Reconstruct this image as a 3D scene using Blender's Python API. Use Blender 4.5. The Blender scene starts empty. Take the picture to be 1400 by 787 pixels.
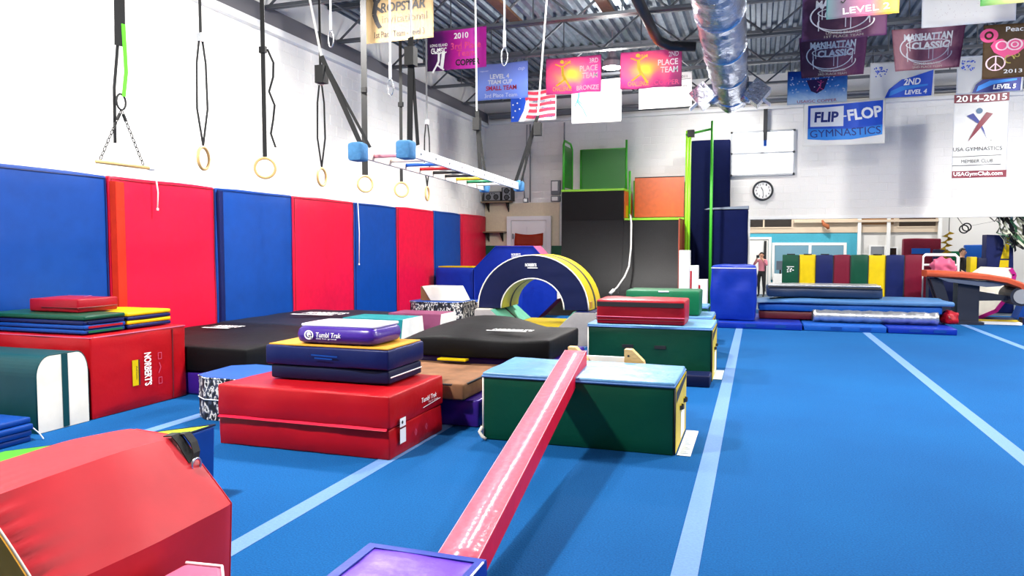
import bpy, bmesh, math, random
from mathutils import Vector, Matrix, noise
random.seed(7)
SC = bpy.context.scene
COL = SC.collection
PI = math.pi
# ---------------------------------------------------------------- camera, world, exposure
cam = bpy.data.cameras.new('camera'); cam.lens = 25.714; cam.sensor_width = 36; cam.clip_end = 200
camo = bpy.data.objects.new('camera', cam); COL.objects.link(camo)
camo.location = (0, 0, 1.65); camo.rotation_euler = (PI/2 - 0.05744, 0, 0.32365)
SC.camera = camo
w = bpy.data.worlds.new('world'); SC.world = w; w.use_nodes = True
w.node_tree.nodes['Background'].inputs[0].default_value = (0.93, 0.96, 1.0, 1)
w.node_tree.nodes['Background'].inputs[1].default_value = 0.22
SC.view_settings.view_transform = 'Standard'; SC.view_settings.look = 'None'
SC.view_settings.gamma = 1; SC.view_settings.use_curve_mapping = False
SC.view_settings.exposure = 0.16
LAMPS = [(-4.6, 2.7), (1.6, 3.0), (7.5, 4.5), (-5.2, 8.6), (1.8, 8.4), (7.0, 9.2), (-2.9, 15.1), (6.4, 15.6), (-.55, 18.75), (13, 13), (1.5, 23.4), (7.5, 23.4), (-.6, 23.8), (-2.2, 8.8)]  # several out of view, added to brighten back wall, back room and banners
LAMP_W = [560, 50, 240, 300, 190, 400, 400, 450, 45, 450, 190, 190, 60, 80]
UPLIGHT_W = [110, 20, 130, 120, 400, 460, 240, 220, 20, 200, 90, 90, 30, 420]

# ---------------------------------------------------------------- materials
def lin(h):
    h = h.lstrip('#'); c = [int(h[i:i+2], 16)/255 for i in (0, 2, 4)]
    return tuple(x/12.92 if x <= .04045 else ((x+.055)/1.055)**2.4 for x in c) + (1,)
MATS = {}
def base_mat(name):
    m = bpy.data.materials.new(name); m.use_nodes = True
    nt = m.node_tree; return m, nt, nt.nodes['Principled BSDF'], nt.nodes, nt.links
def mat(name, col, rough=.5, metal=0, bump=0, bscale=30, vary=0, spec=.5, stretch=(1, 1, 1), coat=0, emit=0):
    if name in MATS: return MATS[name]
    m, nt, p, N, L = base_mat(name)
    c = lin(col) if isinstance(col, str) else tuple(col)+(1,)
    p.inputs['Base Color'].default_value = c; p.inputs['Roughness'].default_value = rough
    p.inputs['Metallic'].default_value = metal; p.inputs['Specular IOR Level'].default_value = spec
    p.inputs['Coat Weight'].default_value = coat; p.inputs['Coat Roughness'].default_value = .25
    if emit: p.inputs['Emission Color'].default_value = c; p.inputs['Emission Strength'].default_value = emit
    if bump or vary:
        tc = N.new('ShaderNodeTexCoord'); mp = N.new('ShaderNodeMapping'); mp.inputs['Scale'].default_value = stretch
        L.new(tc.outputs['Object'], mp.inputs['Vector'])
        n = N.new('ShaderNodeTexNoise'); n.inputs['Scale'].default_value = bscale; n.inputs['Detail'].default_value = 4
        L.new(mp.outputs[0], n.inputs['Vector'])
        if bump:
            b = N.new('ShaderNodeBump'); b.inputs['Strength'].default_value = bump; b.inputs['Distance'].default_value = .02
            L.new(n.outputs['Fac'], b.inputs['Height']); L.new(b.outputs[0], p.inputs['Normal'])
        if vary:
            r = N.new('ShaderNodeValToRGB'); r.color_ramp.elements[0].position = .3; r.color_ramp.elements[1].position = .7
            r.color_ramp.elements[0].color = tuple(x*(1-vary) for x in c[:3])+(1,)
            r.color_ramp.elements[1].color = tuple(min(1, x*(1+vary)) for x in c[:3])+(1,)
            L.new(n.outputs['Fac'], r.inputs[0]); L.new(r.outputs[0], p.inputs['Base Color'])
    MATS[name] = m; return m
def vinyl(name, col, rough=.36, bump=.12, bscale=9, coat=.0, k=.72):
    c = lin(col); k = k if max(c[:3])-min(c[:3]) > .05 and min(c[:3]) < .3 else .9
    return mat('vinyl_'+name, tuple(x*k for x in c[:3]), rough+.04, 0, bump, bscale, .07, .24, (1, 1, 1), coat)
def grad_mat(name, stops, axis='X', rough=.6, noise_amt=.0, nscale=4):
    """printed colour gradient across a thing (generated coordinates)"""
    if name in MATS: return MATS[name]
    m, nt, p, N, L = base_mat(name); p.inputs['Roughness'].default_value = rough
    tc = N.new('ShaderNodeTexCoord'); sx = N.new('ShaderNodeSeparateXYZ'); L.new(tc.outputs['Generated'], sx.inputs[0])
    src = sx.outputs[axis if axis in 'XYZ' else 'X']
    if axis == 'R':
        mp = N.new('ShaderNodeVectorMath'); mp.operation = 'DISTANCE'; L.new(tc.outputs['Generated'], mp.inputs[0])
        mp.inputs[1].default_value = (.42, .5, .5); src = mp.outputs['Value']
    if noise_amt:
        n = N.new('ShaderNodeTexNoise'); n.inputs['Scale'].default_value = nscale; L.new(tc.outputs['Generated'], n.inputs['Vector'])
        ma = N.new('ShaderNodeMath'); ma.operation = 'MULTIPLY_ADD'; L.new(n.outputs['Fac'], ma.inputs[0])
        ma.inputs[1].default_value = noise_amt; L.new(src, ma.inputs[2]); src = ma.outputs[0]
    r = N.new('ShaderNodeValToRGB'); L.new(src, r.inputs[0])
    cr = r.color_ramp
    while len(cr.elements) < len(stops): cr.elements.new(.5)
    for e, (pos, c) in zip(cr.elements, stops): e.position = pos; e.color = lin(c)
    L.new(r.outputs[0], p.inputs['Base Color']); MATS[name] = m; return m
def spot_mat(name, cols, scale=8, stretch=(1, 1, 1), rough=.7, detail=3):
    m, nt, p, N, L = base_mat(name); p.inputs['Roughness'].default_value = rough
    tc = N.new('ShaderNodeTexCoord'); mp = N.new('ShaderNodeMapping'); mp.inputs['Scale'].default_value = stretch
    L.new(tc.outputs['Object'], mp.inputs['Vector'])
    n = N.new('ShaderNodeTexNoise'); n.inputs['Scale'].default_value = scale; n.inputs['Detail'].default_value = detail
    L.new(mp.outputs[0], n.inputs['Vector']); r = N.new('ShaderNodeValToRGB'); r.color_ramp.interpolation = 'CONSTANT'
    cr = r.color_ramp
    while len(cr.elements) < len(cols): cr.elements.new(.5)
    for e, (pos, c) in zip(cr.elements, cols): e.position = pos; e.color = lin(c)
    L.new(n.outputs['Fac'], r.inputs[0]); L.new(r.outputs[0], p.inputs['Base Color']); MATS[name] = m; return m
def carpet_mat():
    m, nt, p, N, L = base_mat('carpet_blue'); p.inputs['Roughness'].default_value = .95; p.inputs['Specular IOR Level'].default_value = .15
    tc = N.new('ShaderNodeTexCoord')
    a = N.new('ShaderNodeTexNoise'); a.inputs['Scale'].default_value = 90; a.inputs['Detail'].default_value = 3
    b = N.new('ShaderNodeTexNoise'); b.inputs['Scale'].default_value = .6; b.inputs['Detail'].default_value = 4
    for n in (a, b): L.new(tc.outputs['Object'], n.inputs['Vector'])
    r = N.new('ShaderNodeValToRGB'); r.color_ramp.elements[0].position = .3; r.color_ramp.elements[1].position = .72
    r.color_ramp.elements[0].color = lin('#044078'); r.color_ramp.elements[1].color = lin('#0a5c98')
    mx = N.new('ShaderNodeMix'); mx.inputs[0].default_value = .3
    L.new(a.outputs['Fac'], mx.inputs[2]); L.new(b.outputs['Fac'], mx.inputs[3])
    L.new(mx.outputs[0], r.inputs[0]); L.new(r.outputs[0], p.inputs['Base Color'])
    bp = N.new('ShaderNodeBump'); bp.inputs['Strength'].default_value = .5; bp.inputs['Distance'].default_value = .01
    L.new(a.outputs['Fac'], bp.inputs['Height']); L.new(bp.outputs[0], p.inputs['Normal']); return m
M_CARPET = carpet_mat()
M_WALL = mat('painted_block', '#eceae6', .75, 0, .08, 60, .03)
M_WALLTOP = mat('painted_plaster', '#d9d7d3', .8, 0, .05, 20, .05)
M_WHITE = mat('white_paint', '#f2f2f0', .5); M_BLACK = mat('black_webbing', '#0b0b0c', .7, 0, .1, 60)
M_STEEL = mat('joist_steel', '#50545a', .45, .3, 0, 10, 0); M_DECK = mat('galvanised_deck', '#76828e', .38, .55, .05, 6, .2)
M_CHROME = mat('bright_steel', '#c9ccd0', .25, .9); M_GREYPIPE = mat('grey_pipe', '#84868a', .5, .2)
M_FOIL = mat('foil_duct', '#c4cad8', .2, .97, 1.0, 5, .08, .5, (3, 9, 3)); M_WOOD = mat('pale_wood', '#d9b070', .5, 0, .1, 20, .15, .5, (1, 8, 8))
M_BROWNWOOD = mat('brown_plank', '#7a5236', .6, 0, .1, 15, .2)
M_RED = vinyl('red', '#c4101c', .32, .5, 3.5); M_REDB = vinyl('red_bright', '#ec1240'); M_CRIM = vinyl('crimson', '#b01226', .35, .2, 7)
M_REDFG = vinyl('red_foreground', '#d22834', .38, .1, 5); M_BLUE = vinyl('blue', '#0648a4', .42, .1, 6); M_BLUE2 = vinyl('royal', '#0c35b0', .35, .25, 7)
M_BLUEL = vinyl('mid_blue', '#1660c4', .42, .1, 6)
M_NAVY = vinyl('navy', '#0a1c5c', .38, .2, 6); M_NAVYD = vinyl('navy_dark', '#06123c', .45, .15, 6); M_GREEN = vinyl('dark_green', '#075038', .34, .5, 3)
M_GREENM = vinyl('mid_green', '#0c7048', .4, .2, 5); M_TEAL = vinyl('teal', '#05484f', .45, .12, 5); M_TEALL = vinyl('teal_light', '#0e8a90', .5, .1, 5)
M_YEL = vinyl('yellow', '#f0d000', .4, .1, 6); M_ORYEL = vinyl('amber', '#eaa830', .5, .06, 6); M_CREAM = vinyl('cream', '#efeadb', .5, .08, 6)
M_PURP = vinyl('purple', '#46249a', .28, .25, 6, .3); M_LILAC = vinyl('lilac', '#7a4ae0', .22, .3, 6, .4); M_BLK = mat('vinyl_black', '#0c0c0e', .62, 0, .25, 6, .05, .16)
M_SKYTOP = mat('grey_blue_top', '#5c90ba', .36, 0, .7, 5, .12); M_MAROON = vinyl('maroon', '#7c1030', .4, .15, 6); M_MAUVE = vinyl('mauve', '#8c4468', .45, .1, 6)
M_BROWN = mat('brown_suede', '#7a5234', .9, 0, .3, 6, .25); M_PINK = vinyl('pink', '#e86a90', .35, .1, 6); M_MINT = vinyl('mint', '#7fd8b8', .45, .08, 6)
M_GREYV = mat('grey_foam', '#a09a94', .7, 0, .05, 9, .06); M_LIME = vinyl('lime', '#a8d820', .4, .08, 6); M_LTGREEN = vinyl('light_green', '#5ab82a', .4, .08, 6)
M_MAG = vinyl('magenta', '#b01a80', .4, .1, 6); M_TAPE = mat('tape_pale_blue', '#5c82b8', .8, 0, .2, 60, .08)
M_CAMO = spot_mat('camouflage_print', [(0, '#0c0e14'), (.46, '#3a4052'), (.53, '#d8d4cc'), (.62, '#15171d')], 22, (1, 1, .6), .6, 2)
M_SILVER = mat('silver_tarp', '#c8cace', .3, .85, .5, 14, .1); M_SPEAK = mat('speaker_grey', '#8a8c90', .5, .3)
M_RAMP = mat('ramp_black', '#121314', .5, 0, .12, 40, .3, .25); M_RAMPT = mat('ramp_black_smooth', '#08090a', .5, 0, .04, 40, .1, .2)
M_PANELG = mat('green_panel', '#167018', .3); M_PANELO = mat('orange_panel', '#d05a18', .32, 0, .02, 10, .1); M_POLE = mat('green_pole', '#3fae28', .35); M_POLEY = mat('lime_trim', '#8ad020', .35)
M_BEIGE = mat('beige_board', '#e2d6b8', .7, 0, .03, 20, .04); M_DADO = mat('green_dado', '#0c5a38', .6); M_DARKGLASS = mat('dark_glass', '#2a221e', .12)
M_CYAN = mat('cyan_wall', '#45a8c0', .7, 0, .03, 20, .04); M_PEACH = mat('cream_upper_wall', '#d8c4ac', .7); M_SKIN = mat('skin', '#d8a184', .55); M_HAIR = mat('dark_hair', '#17110f', .5)
M_INK = mat('black_print', '#16161a', .6); M_WINK = mat('white_print', '#f6f6f4', .55); M_YINK = mat('yellow_print', '#ffe23a', .55); M_SEAM = mat('dark_seam', '#1a0a10', .6)
M_REDSEAM = mat('dark_red_seam', '#6a0812', .5); M_PADBLUE = mat('pale_blue_felt', '#4a84b4', .9, 0, .4, 30, .1)
M_DIFF = mat('lamp_glow', '#ffffff', .5, emit=40); M_BRIGHTWIN = mat('daylit_pane', '#ffffff', .3, emit=2.2)

# ---------------------------------------------------------------- helpers
ROOT = {}
def bm_new(): return bmesh.new()
def box(bm, x0, x1, y0, y1, z0, z1):
    v = [bm.verts.new(p) for p in ((x0,y0,z0),(x1,y0,z0),(x1,y1,z0),(x0,y1,z0),(x0,y0,z1),(x1,y0,z1),(x1,y1,z1),(x0,y1,z1))]
    for f in ((0,3,2,1),(4,5,6,7),(0,1,5,4),(1,2,6,5),(2,3,7,6),(3,0,4,7)): bm.faces.new([v[i] for i in f])
    return bm
def prism(bm, poly, axis, a0, a1):
    """poly of (p,q); axis 'x': (a,p,q)  'y': (p,a,q)  'z': (p,q,a)"""
    def P(p, q, a): return (a, p, q) if axis == 'x' else (p, a, q) if axis == 'y' else (p, q, a)
    A = [bm.verts.new(P(p, q, a0)) for p, q in poly]; Bv = [bm.verts.new(P(p, q, a1)) for p, q in poly]
    n = len(poly); bm.faces.new(A); bm.faces.new(Bv[::-1])
    for i in range(n): bm.faces.new((A[i], Bv[i], Bv[(i+1) % n], A[(i+1) % n]))
    bmesh.ops.recalc_face_normals(bm, faces=bm.faces); return bm
def bevel(bm, r, seg=2, ang=25):
    e = [e for e in bm.edges if len(e.link_faces) == 2 and e.calc_face_angle(0) > math.radians(ang)]
    bmesh.ops.bevel(bm, geom=e, offset=r, segments=seg, profile=.6, affect='EDGES', clamp_overlap=True); return bm
def tube(bm, pts, r, n=8, cap=True, closed=False):
    pts = [Vector(p) for p in pts]; rings = []; k = len(pts); up = None
    for i, p in enumerate(pts):
        a = pts[(i-1) % k] if (closed or i > 0) else p; b = pts[(i+1) % k] if (closed or i < k-1) else p
        t = (b-a).normalized()
        if up is None:
            up = Vector((0, 0, 1)) if abs(t.z) < .9 else Vector((1, 0, 0))
        s = t.cross(up).normalized(); u2 = s.cross(t).normalized(); up = u2
        rr = r[i] if isinstance(r, (list, tuple)) else r
        rings.append([bm.verts.new(p + s*rr*math.cos(2*PI*j/n) + u2*rr*math.sin(2*PI*j/n)) for j in range(n)])
    for i in range(k if closed else k-1):
        A, Bq = rings[i], rings[(i+1) % k]
        for j in range(n): bm.faces.new((A[j], A[(j+1) % n], Bq[(j+1) % n], Bq[j]))
    if cap and not closed: bm.faces.new(rings[0][::-1]); bm.faces.new(rings[-1])
    return bm
def strap(bm, pts, wdir, width, th=.004):
    """flat webbing through pts, wide along wdir"""
    pts = [Vector(p) for p in pts]; wv = Vector(wdir).normalized()*width/2; prev = None
    for i, p in enumerate(pts):
        a = pts[max(0, i-1)]; b = pts[min(len(pts)-1, i+1)]; n = (b-a).normalized().cross(wv).normalized()*th/2
        cur = [bm.verts.new(p+wv+n), bm.verts.new(p-wv+n), bm.verts.new(p-wv-n), bm.verts.new(p+wv-n)]
        if prev:
            for j in range(4): bm.faces.new((prev[j], prev[(j+1) % 4], cur[(j+1) % 4], cur[j]))
        else: bm.faces.new(cur[::-1])
        prev = cur
    bm.faces.new(prev); return bm
def softbox(x0, x1, y0, y1, z0, z1, r=.03, amp=.006, freq=3., puff=.0, n=8, seed=0, sag=None, flat=False):
    """upholstered block: rounded edges, slightly swollen, uneven cover"""
    bm = bm_new(); L = (x1-x0, y1-y0, z1-z0); o = Vector((x0, y0, z0))
    r = min(r, min(L)*.45)
    def lines(l):
        m = max(2, min(n, int(l/.08)))
        return [0, r*.3, r] + [r+(l-2*r)*i/m for i in range(1, m)] + [l-r, l-r*.3, l]
    G = [lines(l) for l in L]
    for ax in range(3):
        a, b = (ax+1) % 3, (ax+2) % 3
        for side in (0, 1):
            grid = []
            for s in G[a]:
                row = []
                for t in G[b]:
                    p = [0, 0, 0]; p[ax] = L[ax]*side; p[a] = s; p[b] = t
                    row.append(bm.verts.new(p))
                grid.append(row)
            for i in range(len(grid)-1):
                for j in range(len(grid[0])-1):
                    q = (grid[i][j], grid[i+1][j], grid[i+1][j+1], grid[i][j+1])
                    bm.faces.new(q if side else q[::-1])
    bmesh.ops.remove_doubles(bm, verts=bm.verts, dist=1e-5)
    off = Vector((seed*7.3, seed*3.1, seed*1.7))
    for v in bm.verts:
        p = v.co.copy(); q = Vector([min(max(p[i], r), L[i]-r) for i in range(3)]); d = p-q
        nrm = d.normalized() if d.length > 1e-6 else Vector((0, 0, 1))
        if d.length > 1e-6: p = q + nrm*r
        if puff:
            t = [1-(2*p[i]/L[i]-1)**2 for i in range(3)]
            k = puff*max(t[0]*t[1], t[1]*t[2], t[0]*t[2])
            p = p + nrm*k
        if amp and v.co.z > 1e-4: p += nrm*amp*noise.noise((v.co+o+off)*freq)
        if sag: p.z += sag(p.x/L[0], p.y/L[1])*(p.z/L[2])
        p.z = max(p.z, 0)
        if flat: p.z = min(p.z, L[2])
        v.co = p+o
    return bm
def rootmat(o):
    while o is not None:
        if o.name in ROOT: return ROOT[o.name]
        o = o.parent
    return Matrix()
def obj(name, bm, m, parent=None, smooth=False, auto=None):
    """links one mesh; coordinates in bm are world coordinates"""
    if parent is not None: bm.transform(rootmat(parent).inverted())
    bmesh.ops.recalc_face_normals(bm, faces=bm.faces)
    me = bpy.data.meshes.new(name)
    if smooth:
        for f in bm.faces: f.smooth = True
    if auto is not None:
        for e in bm.edges: e.smooth = not (len(e.link_faces) == 2 and e.calc_face_angle(0) > math.radians(auto))
    bm.to_mesh(me); bm.free()
    for k in (m if isinstance(m, (list, tuple)) else [m]): me.materials.append(k)
    o = bpy.data.objects.new(name, me); COL.objects.link(o)
    if parent is not None: o.parent = parent
    return o
def tag(o, label, cat, group=None):
    o['label'] = label; o['category'] = cat
    if group: o['group'] = group
    return o
def thing(name, label, cat, loc, rz=0, group=None):
    o = bpy.data.objects.new(name, None); COL.objects.link(o); o.empty_display_size = .1
    o.location = loc; o.rotation_euler = (0, 0, rz); ROOT[o.name] = Matrix.Translation(loc) @ Matrix.Rotation(rz, 4, 'Z')
    return tag(o, label, cat, group)
def struct(name, bm, m, smooth=False):
    o = obj(name, bm, m, None, smooth); o['kind'] = 'structure'; return o
def stuff(o): o['kind'] = 'stuff'; return o
def dup(root, loc, label, rz=None):
    r = root.copy(); COL.objects.link(r); r.location = loc; r['label'] = label
    if rz is not None: r.rotation_euler = (0, 0, rz)
    for ch in list(root.children):
        c = ch.copy(); COL.objects.link(c); c.parent = r
        for g in list(ch.children):
            d = g.copy(); COL.objects.link(d); d.parent = c
    return r
def text_bm(s, ext=0.0, shear=0, bold=0.0):
    cu = bpy.data.curves.new('t', 'FONT'); cu.body = s; cu.align_x = 'CENTER'; cu.align_y = 'CENTER'; cu.resolution_u = 3
    cu.shear = shear; cu.offset = bold
    o = bpy.data.objects.new('t', cu); COL.objects.link(o); dg = bpy.context.evaluated_depsgraph_get(); dg.update()
    me = o.evaluated_get(dg).to_mesh(); bm = bm_new(); bm.from_mesh(me)
    bpy.data.objects.remove(o); bpy.data.curves.remove(cu); return bm
def text(s, m, parent, cx, cz, width, height, fmap, shear=0, bold=.0, rot=0, name='lettering'):
    """lettering fitted into width x height around (cx,cz) of the surface given by fmap(u,v)->point"""
    bm = text_bm(s, 0, shear, bold)
    xs = [v.co.x for v in bm.verts]; ys = [v.co.y for v in bm.verts]
    if not xs: return
    sx = width/(max(xs)-min(xs)); sy = height/(max(ys)-min(ys)); mx = (max(xs)+min(xs))/2; my = (max(ys)+min(ys))/2
    c, q = math.cos(rot), math.sin(rot)
    for v in bm.verts:
        x = (v.co.x-mx)*sx; y = (v.co.y-my)*sy
        v.co = (cx + x*c - y*q, cz + x*q + y*c, 0)
    if parent.get('category') == 'banner': refine(bm, .08)
    for v in bm.verts: v.co = fmap(v.co.x, v.co.y)
    return obj(name, bm, m, parent)
def patch(polys, m, parent, fmap, name='print'):
    bm = bm_new()
    for poly in polys: bm.faces.new([bm.verts.new((u, v, 0)) for u, v in poly])
    bmesh.ops.triangulate(bm, faces=bm.faces)
    if parent.get('category') == 'banner': refine(bm, .07)
    for v in bm.verts: v.co = fmap(v.co.x, v.co.y)
    o = obj(name, bm, m, parent)
    if len(polys) > 1: o['kind'] = 'stuff'
    return o
def refine(bm, L):
    """cut long edges so that print follows the folds of its cloth"""
    for _ in range(5):
        e = [e for e in bm.edges if e.calc_length() > L]
        if not e: break
        bmesh.ops.subdivide_edges(bm, edges=e, cuts=1); bmesh.ops.triangulate(bm, faces=[f for f in bm.faces if len(f.verts) > 3])
def ring_poly(cu, cv, ru, rv, t, n=20, a0=0, a1=2*PI):
    out = []
    for i in range(n):
        a, b = a0+(a1-a0)*i/n, a0+(a1-a0)*(i+1)/n
        out.append([(cu+ru*math.cos(a), cv+rv*math.sin(a)), (cu+ru*math.cos(b), cv+rv*math.sin(b)),
                    (cu+(ru-t)*math.cos(b), cv+(rv-t)*math.sin(b)), (cu+(ru-t)*math.cos(a), cv+(rv-t)*math.sin(a))])
    return out
def disc_poly(cu, cv, ru, rv=None, n=14): rv = rv or ru; return [(cu+ru*math.cos(2*PI*i/n), cv+rv*math.sin(2*PI*i/n)) for i in range(n)]
def stroke(pts, wd):
    out = []
    for (a, b), (c, d) in zip(pts[:-1], pts[1:]):
        l = math.hypot(c-a, d-b) or 1; nx, ny = -(d-b)/l*wd/2, (c-a)/l*wd/2
        out.append([(a+nx, b+ny), (c+nx, d+ny), (c-nx, d-ny), (a-nx, b-ny)])
    return out
FY = lambda Y: (lambda u, v: Vector((u, Y, v)))           # print on a face that looks to -Y
FX = lambda X: (lambda u, v: Vector((X, u, v)))           # print on a face that looks to +X
def piping(parent, x0, x1, y0, y1, z, m, r=.006):
    return obj('piping', tube(bm_new(), [(x0,y0,z),(x1,y0,z),(x1,y1,z),(x0,y1,z)], r, 6, closed=True), m, parent, True)
def handle(parent, pts, wdir, width=.03, m=None, name='handle'):
    return obj(name, strap(bm_new(), pts, wdir, width), m or M_BLACK, parent)

# ---------------------------------------------------------------- the setting
YB = 20.16; ZDECK = 6.05; ZJ = 5.38
fl = struct('floor', box(bm_new(), -7.8, 28, -5, 34, -.1, -.012), mat('concrete', '#5c6a78', .7, 0, .1, 5, .1))
cp = obj('carpet', box(bm_new(), -7.58, 27, -4.8, 20.0, -.012, 0), M_CARPET, fl)
for x, y0, y1 in ((-5.13, -4, 19.8), (-2.69, -4, 19.8), (-.32, -4, 19.8), (1.99, -4, 19.8), (4.12, -4, 19.8), (6.4, -4, 19.8), (8.7, -4, 19.8)):
    obj('tape_strip', box(bm_new(), x-.065, x+.065, y0, y1, 0, .0025), M_TAPE, fl)
# block walls
def cmu(wall, fmap, u0, u1, v0, v1, m, keep, near, holes=()):
    """painted concrete blocks, each slightly proud of its joints"""
    cells = []; r = 0; v = v0
    while v < v1-.05:
        u = u0-(.2 if r % 2 else 0)
        while u < u1:
            a, b = max(u, u0), min(u+.4, u1); t = min(v+.2, v1)
            if b-a > .05 and not any(a < h[1] and b > h[0] and v < h[3] and t > h[2] for h in holes): cells.append((a, b, v, t))
            u += .4
        v += .2; r += 1
    cells.sort(key=lambda c: near(c))
    def blk(bm, a, b, c, d):
        g = .004; e = .008
        B = [bm.verts.new(fmap(u, v, 0)) for u, v in ((a+g, c+g), (b-g, c+g), (b-g, d-g), (a+g, d-g))]
        T = [bm.verts.new(fmap(u, v, .005)) for u, v in ((a+e, c+e), (b-e, c+e), (b-e, d-e), (a+e, d-e))]
        bm.faces.new(T)
        for i in range(4): bm.faces.new((B[i], B[(i+1) % 4], T[(i+1) % 4], T[i]))
    full = None
    for (a, b, c, d) in cells[:keep]:
        if abs(b-a-.4) < 1e-4 and abs(d-c-.2) < 1e-4:
            if full is None:
                bm = bm_new(); blk(bm, -.2, .2, -.1, .1); full = obj('block', bm, m, wall); o = full
                base = fmap(0, 0, 0)
            else:
                o = full.copy(); COL.objects.link(o)
            o.location = fmap((a+b)/2, (c+d)/2, 0) - base
            if o is full: pass
        else:
            bm = bm_new(); blk(bm, a, b, c, d); obj('block', bm, m, wall)
    bm = bm_new()
    for (a, b, c, d) in cells[keep:]: blk(bm, a, b, c, d)
    if bm.verts: stuff(obj('far_blocks', bm, m, wall))
    else: bm.free()
wl = struct('wall_left', box(bm_new(), -7.9, -7.6, -4.9, YB+.2, -.1, ZDECK), M_WALL)
cmu(wl, lambda u, v, d: Vector((-7.6+d, u, v)), 4.8, YB, 2.3, 5.1, M_WALL, 296, lambda c: c[0]**1.0 - c[2]*.1)
wb = bm_new()
box(wb, -7.6, -.28, YB, YB+.25, -.1, ZDECK); box(wb, -.28, 28, YB, YB+.25, 2.4, ZDECK)
wb = struct('wall_back', wb, M_WALL)
cmu(wb, lambda u, v, d: Vector((u, YB-d, v)), -7.6, 8.2, 2.4, 5.1, M_WALL, 296, lambda c: math.hypot(c[0]-0, (c[2]-3)*2), holes=((-.75, .92, 3.4, 4.7),))
t1 = bm_new(); box(t1, -.28, 28, YB-.02, YB+.27, 2.34, 2.42); struct('trim_1', t1, M_WHITE)
t2 = bm_new(); box(t2, -.32, -.2, YB-.02, YB+.27, -.02, 2.34); struct('trim_2', t2, M_WHITE)
# steel ledges at the foot of the roof zone
t3 = bm_new(); box(t3, -7.6, -7.48, -4.9, YB, 5.08, 5.19); struct('trim_3', t3, M_WHITE)
t4 = bm_new(); box(t4, -7.6, -7.5, -4.9, YB, 5.2, 5.47); struct('trim_4', t4, mat('ledge_grey', '#6e6c70', .6))
t5 = bm_new(); box(t5, -7.4, 28, YB-.16, YB, 5.14, 5.22); struct('trim_5', t5, M_WHITE)
t6 = bm_new(); box(t6, -7.4, 28, YB-.2, YB, 5.3, 5.42); struct('trim_6', t6, M_GREYPIPE)
# roof deck
bm = bm_new(); x = -7.9; prof = []
while x < 28:
    prof += [(x, 0), (x+.07, 0), (x+.1, .07), (x+.17, .07)]; x += .2
A = [bm.verts.new((p, -4.9, ZDECK+q)) for p, q in prof]; Bq = [bm.verts.new((p, 34, ZDECK+q)) for p, q in prof]
for i in range(len(prof)-1): bm.faces.new((A[i], A[i+1], Bq[i+1], Bq[i]))
box(bm, -7.9, 28, -4.9, 34, ZDECK+.12, ZDECK+.2)
ce = struct('ceiling', bm, M_DECK)
def joist(y):
    bm = bm_new()
    box(bm, -7.58, 28, y-.07, y-.01, ZDECK-.06, ZDECK-.002); box(bm, -7.58, 28, y+.01, y+.07, ZDECK-.06, ZDECK-.002)
    box(bm, -7.4, 28, y-.06, y-.01, ZJ, ZJ+.05); box(bm, -7.4, 28, y+.01, y+.06, ZJ, ZJ+.05)
    j = obj('joist', bm, M_STEEL, ce)
    bm = bm_new(); x = -7.4; up = False
    while x < 27:
        z0, z1 = (ZJ+.03, ZDECK-.04) if not up else (ZDECK-.04, ZJ+.03)
        tube(bm, [(x, y, z0), (x+.75, y, z1)], .02, 6); x += .75; up = not up
        if up: tube(bm, [(x, y, ZDECK-.04), (x, y, ZJ+.03)], .012, 5)
    stuff(obj('web_bars', bm, M_STEEL, j))
JY = [3.8, 5.85, 7.9, 9.95, 12.0, 14.05, 16.1, 18.15]
for y in JY: joist(y)
for x in (-6.3, -.9, 4.9, 10.5):
    obj('bridging', tube(bm_new(), [(x, 3.8, ZJ+.02), (x, 18.15, ZJ+.02)], .016, 6), M_STEEL, ce)
for k, (x, y0, y1) in enumerate(((-3.95, 9.2, 12.2), (-2.37, 9.4, 12.1), (-4.75, 8.2, 10.2))):
    tag(obj('timber_plank', bevel(box(bm_new(), x-.09, x+.09, y0, y1, ZJ+.052, ZJ+.1), .006), M_BROWNWOOD),
        ('brown plank lying across two roof joists above the pale blue banner', 'brown plank lying across the roof joists next to the silver duct side', 'brown plank across the joists above the cream banner')[k], 'plank', 'planks laid on the joists')
# clerestory window, left door, boards
wn = bm_new(); f = .05
for a, b, c, d in ((-.72, .86, 3.46, 3.46+f), (-.72, .86, 4.57, 4.57+f), (-.72, -.72+f, 3.46, 4.62), (.86-f, .86, 3.46, 4.62), (-.72, .86, 4.02, 4.07)):
    box(wn, a, b, YB-.06, YB-.005, c, d)
wn = struct('window_1', wn, mat('window_frame_grey', '#b9bcc0', .5))
for c, d in ((3.51, 4.02), (4.07, 4.57)):
    obj('pane', box(bm_new(), -.67, .81, YB-.03, YB-.01, c, d), M_BRIGHTWIN, wn)
obj('latch', box(bm_new(), .03, .1, YB-.08, YB-.055, 4.03, 4.06), M_GREYPIPE, wn)
bd = struct('trim_7', bevel(box(bm_new(), -7.58, -5.34, YB-.04, YB-.006, 1.66, 2.88), .004), M_BEIGE)
struct('trim_8', box(bm_new(), -7.58, -5.2, YB-.045, YB-.006, -.01, 1.655), M_DADO)
d1 = struct('door_1', bevel(box(bm_new(), -6.74, -5.7, YB-.11, YB-.05, 0, 2.37), .006), M_WHITE)
for a, b, c, d in ((-6.66, -6.27, 1.35, 2.2), (-6.17, -5.78, 1.35, 2.2), (-6.66, -6.27, .3, 1.2), (-6.17, -5.78, .3, 1.2)):
    obj('door_panel', bevel(box(bm_new(), a, b, YB-.122, YB-.11, c, d), .008), M_WHITE, d1)
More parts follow.
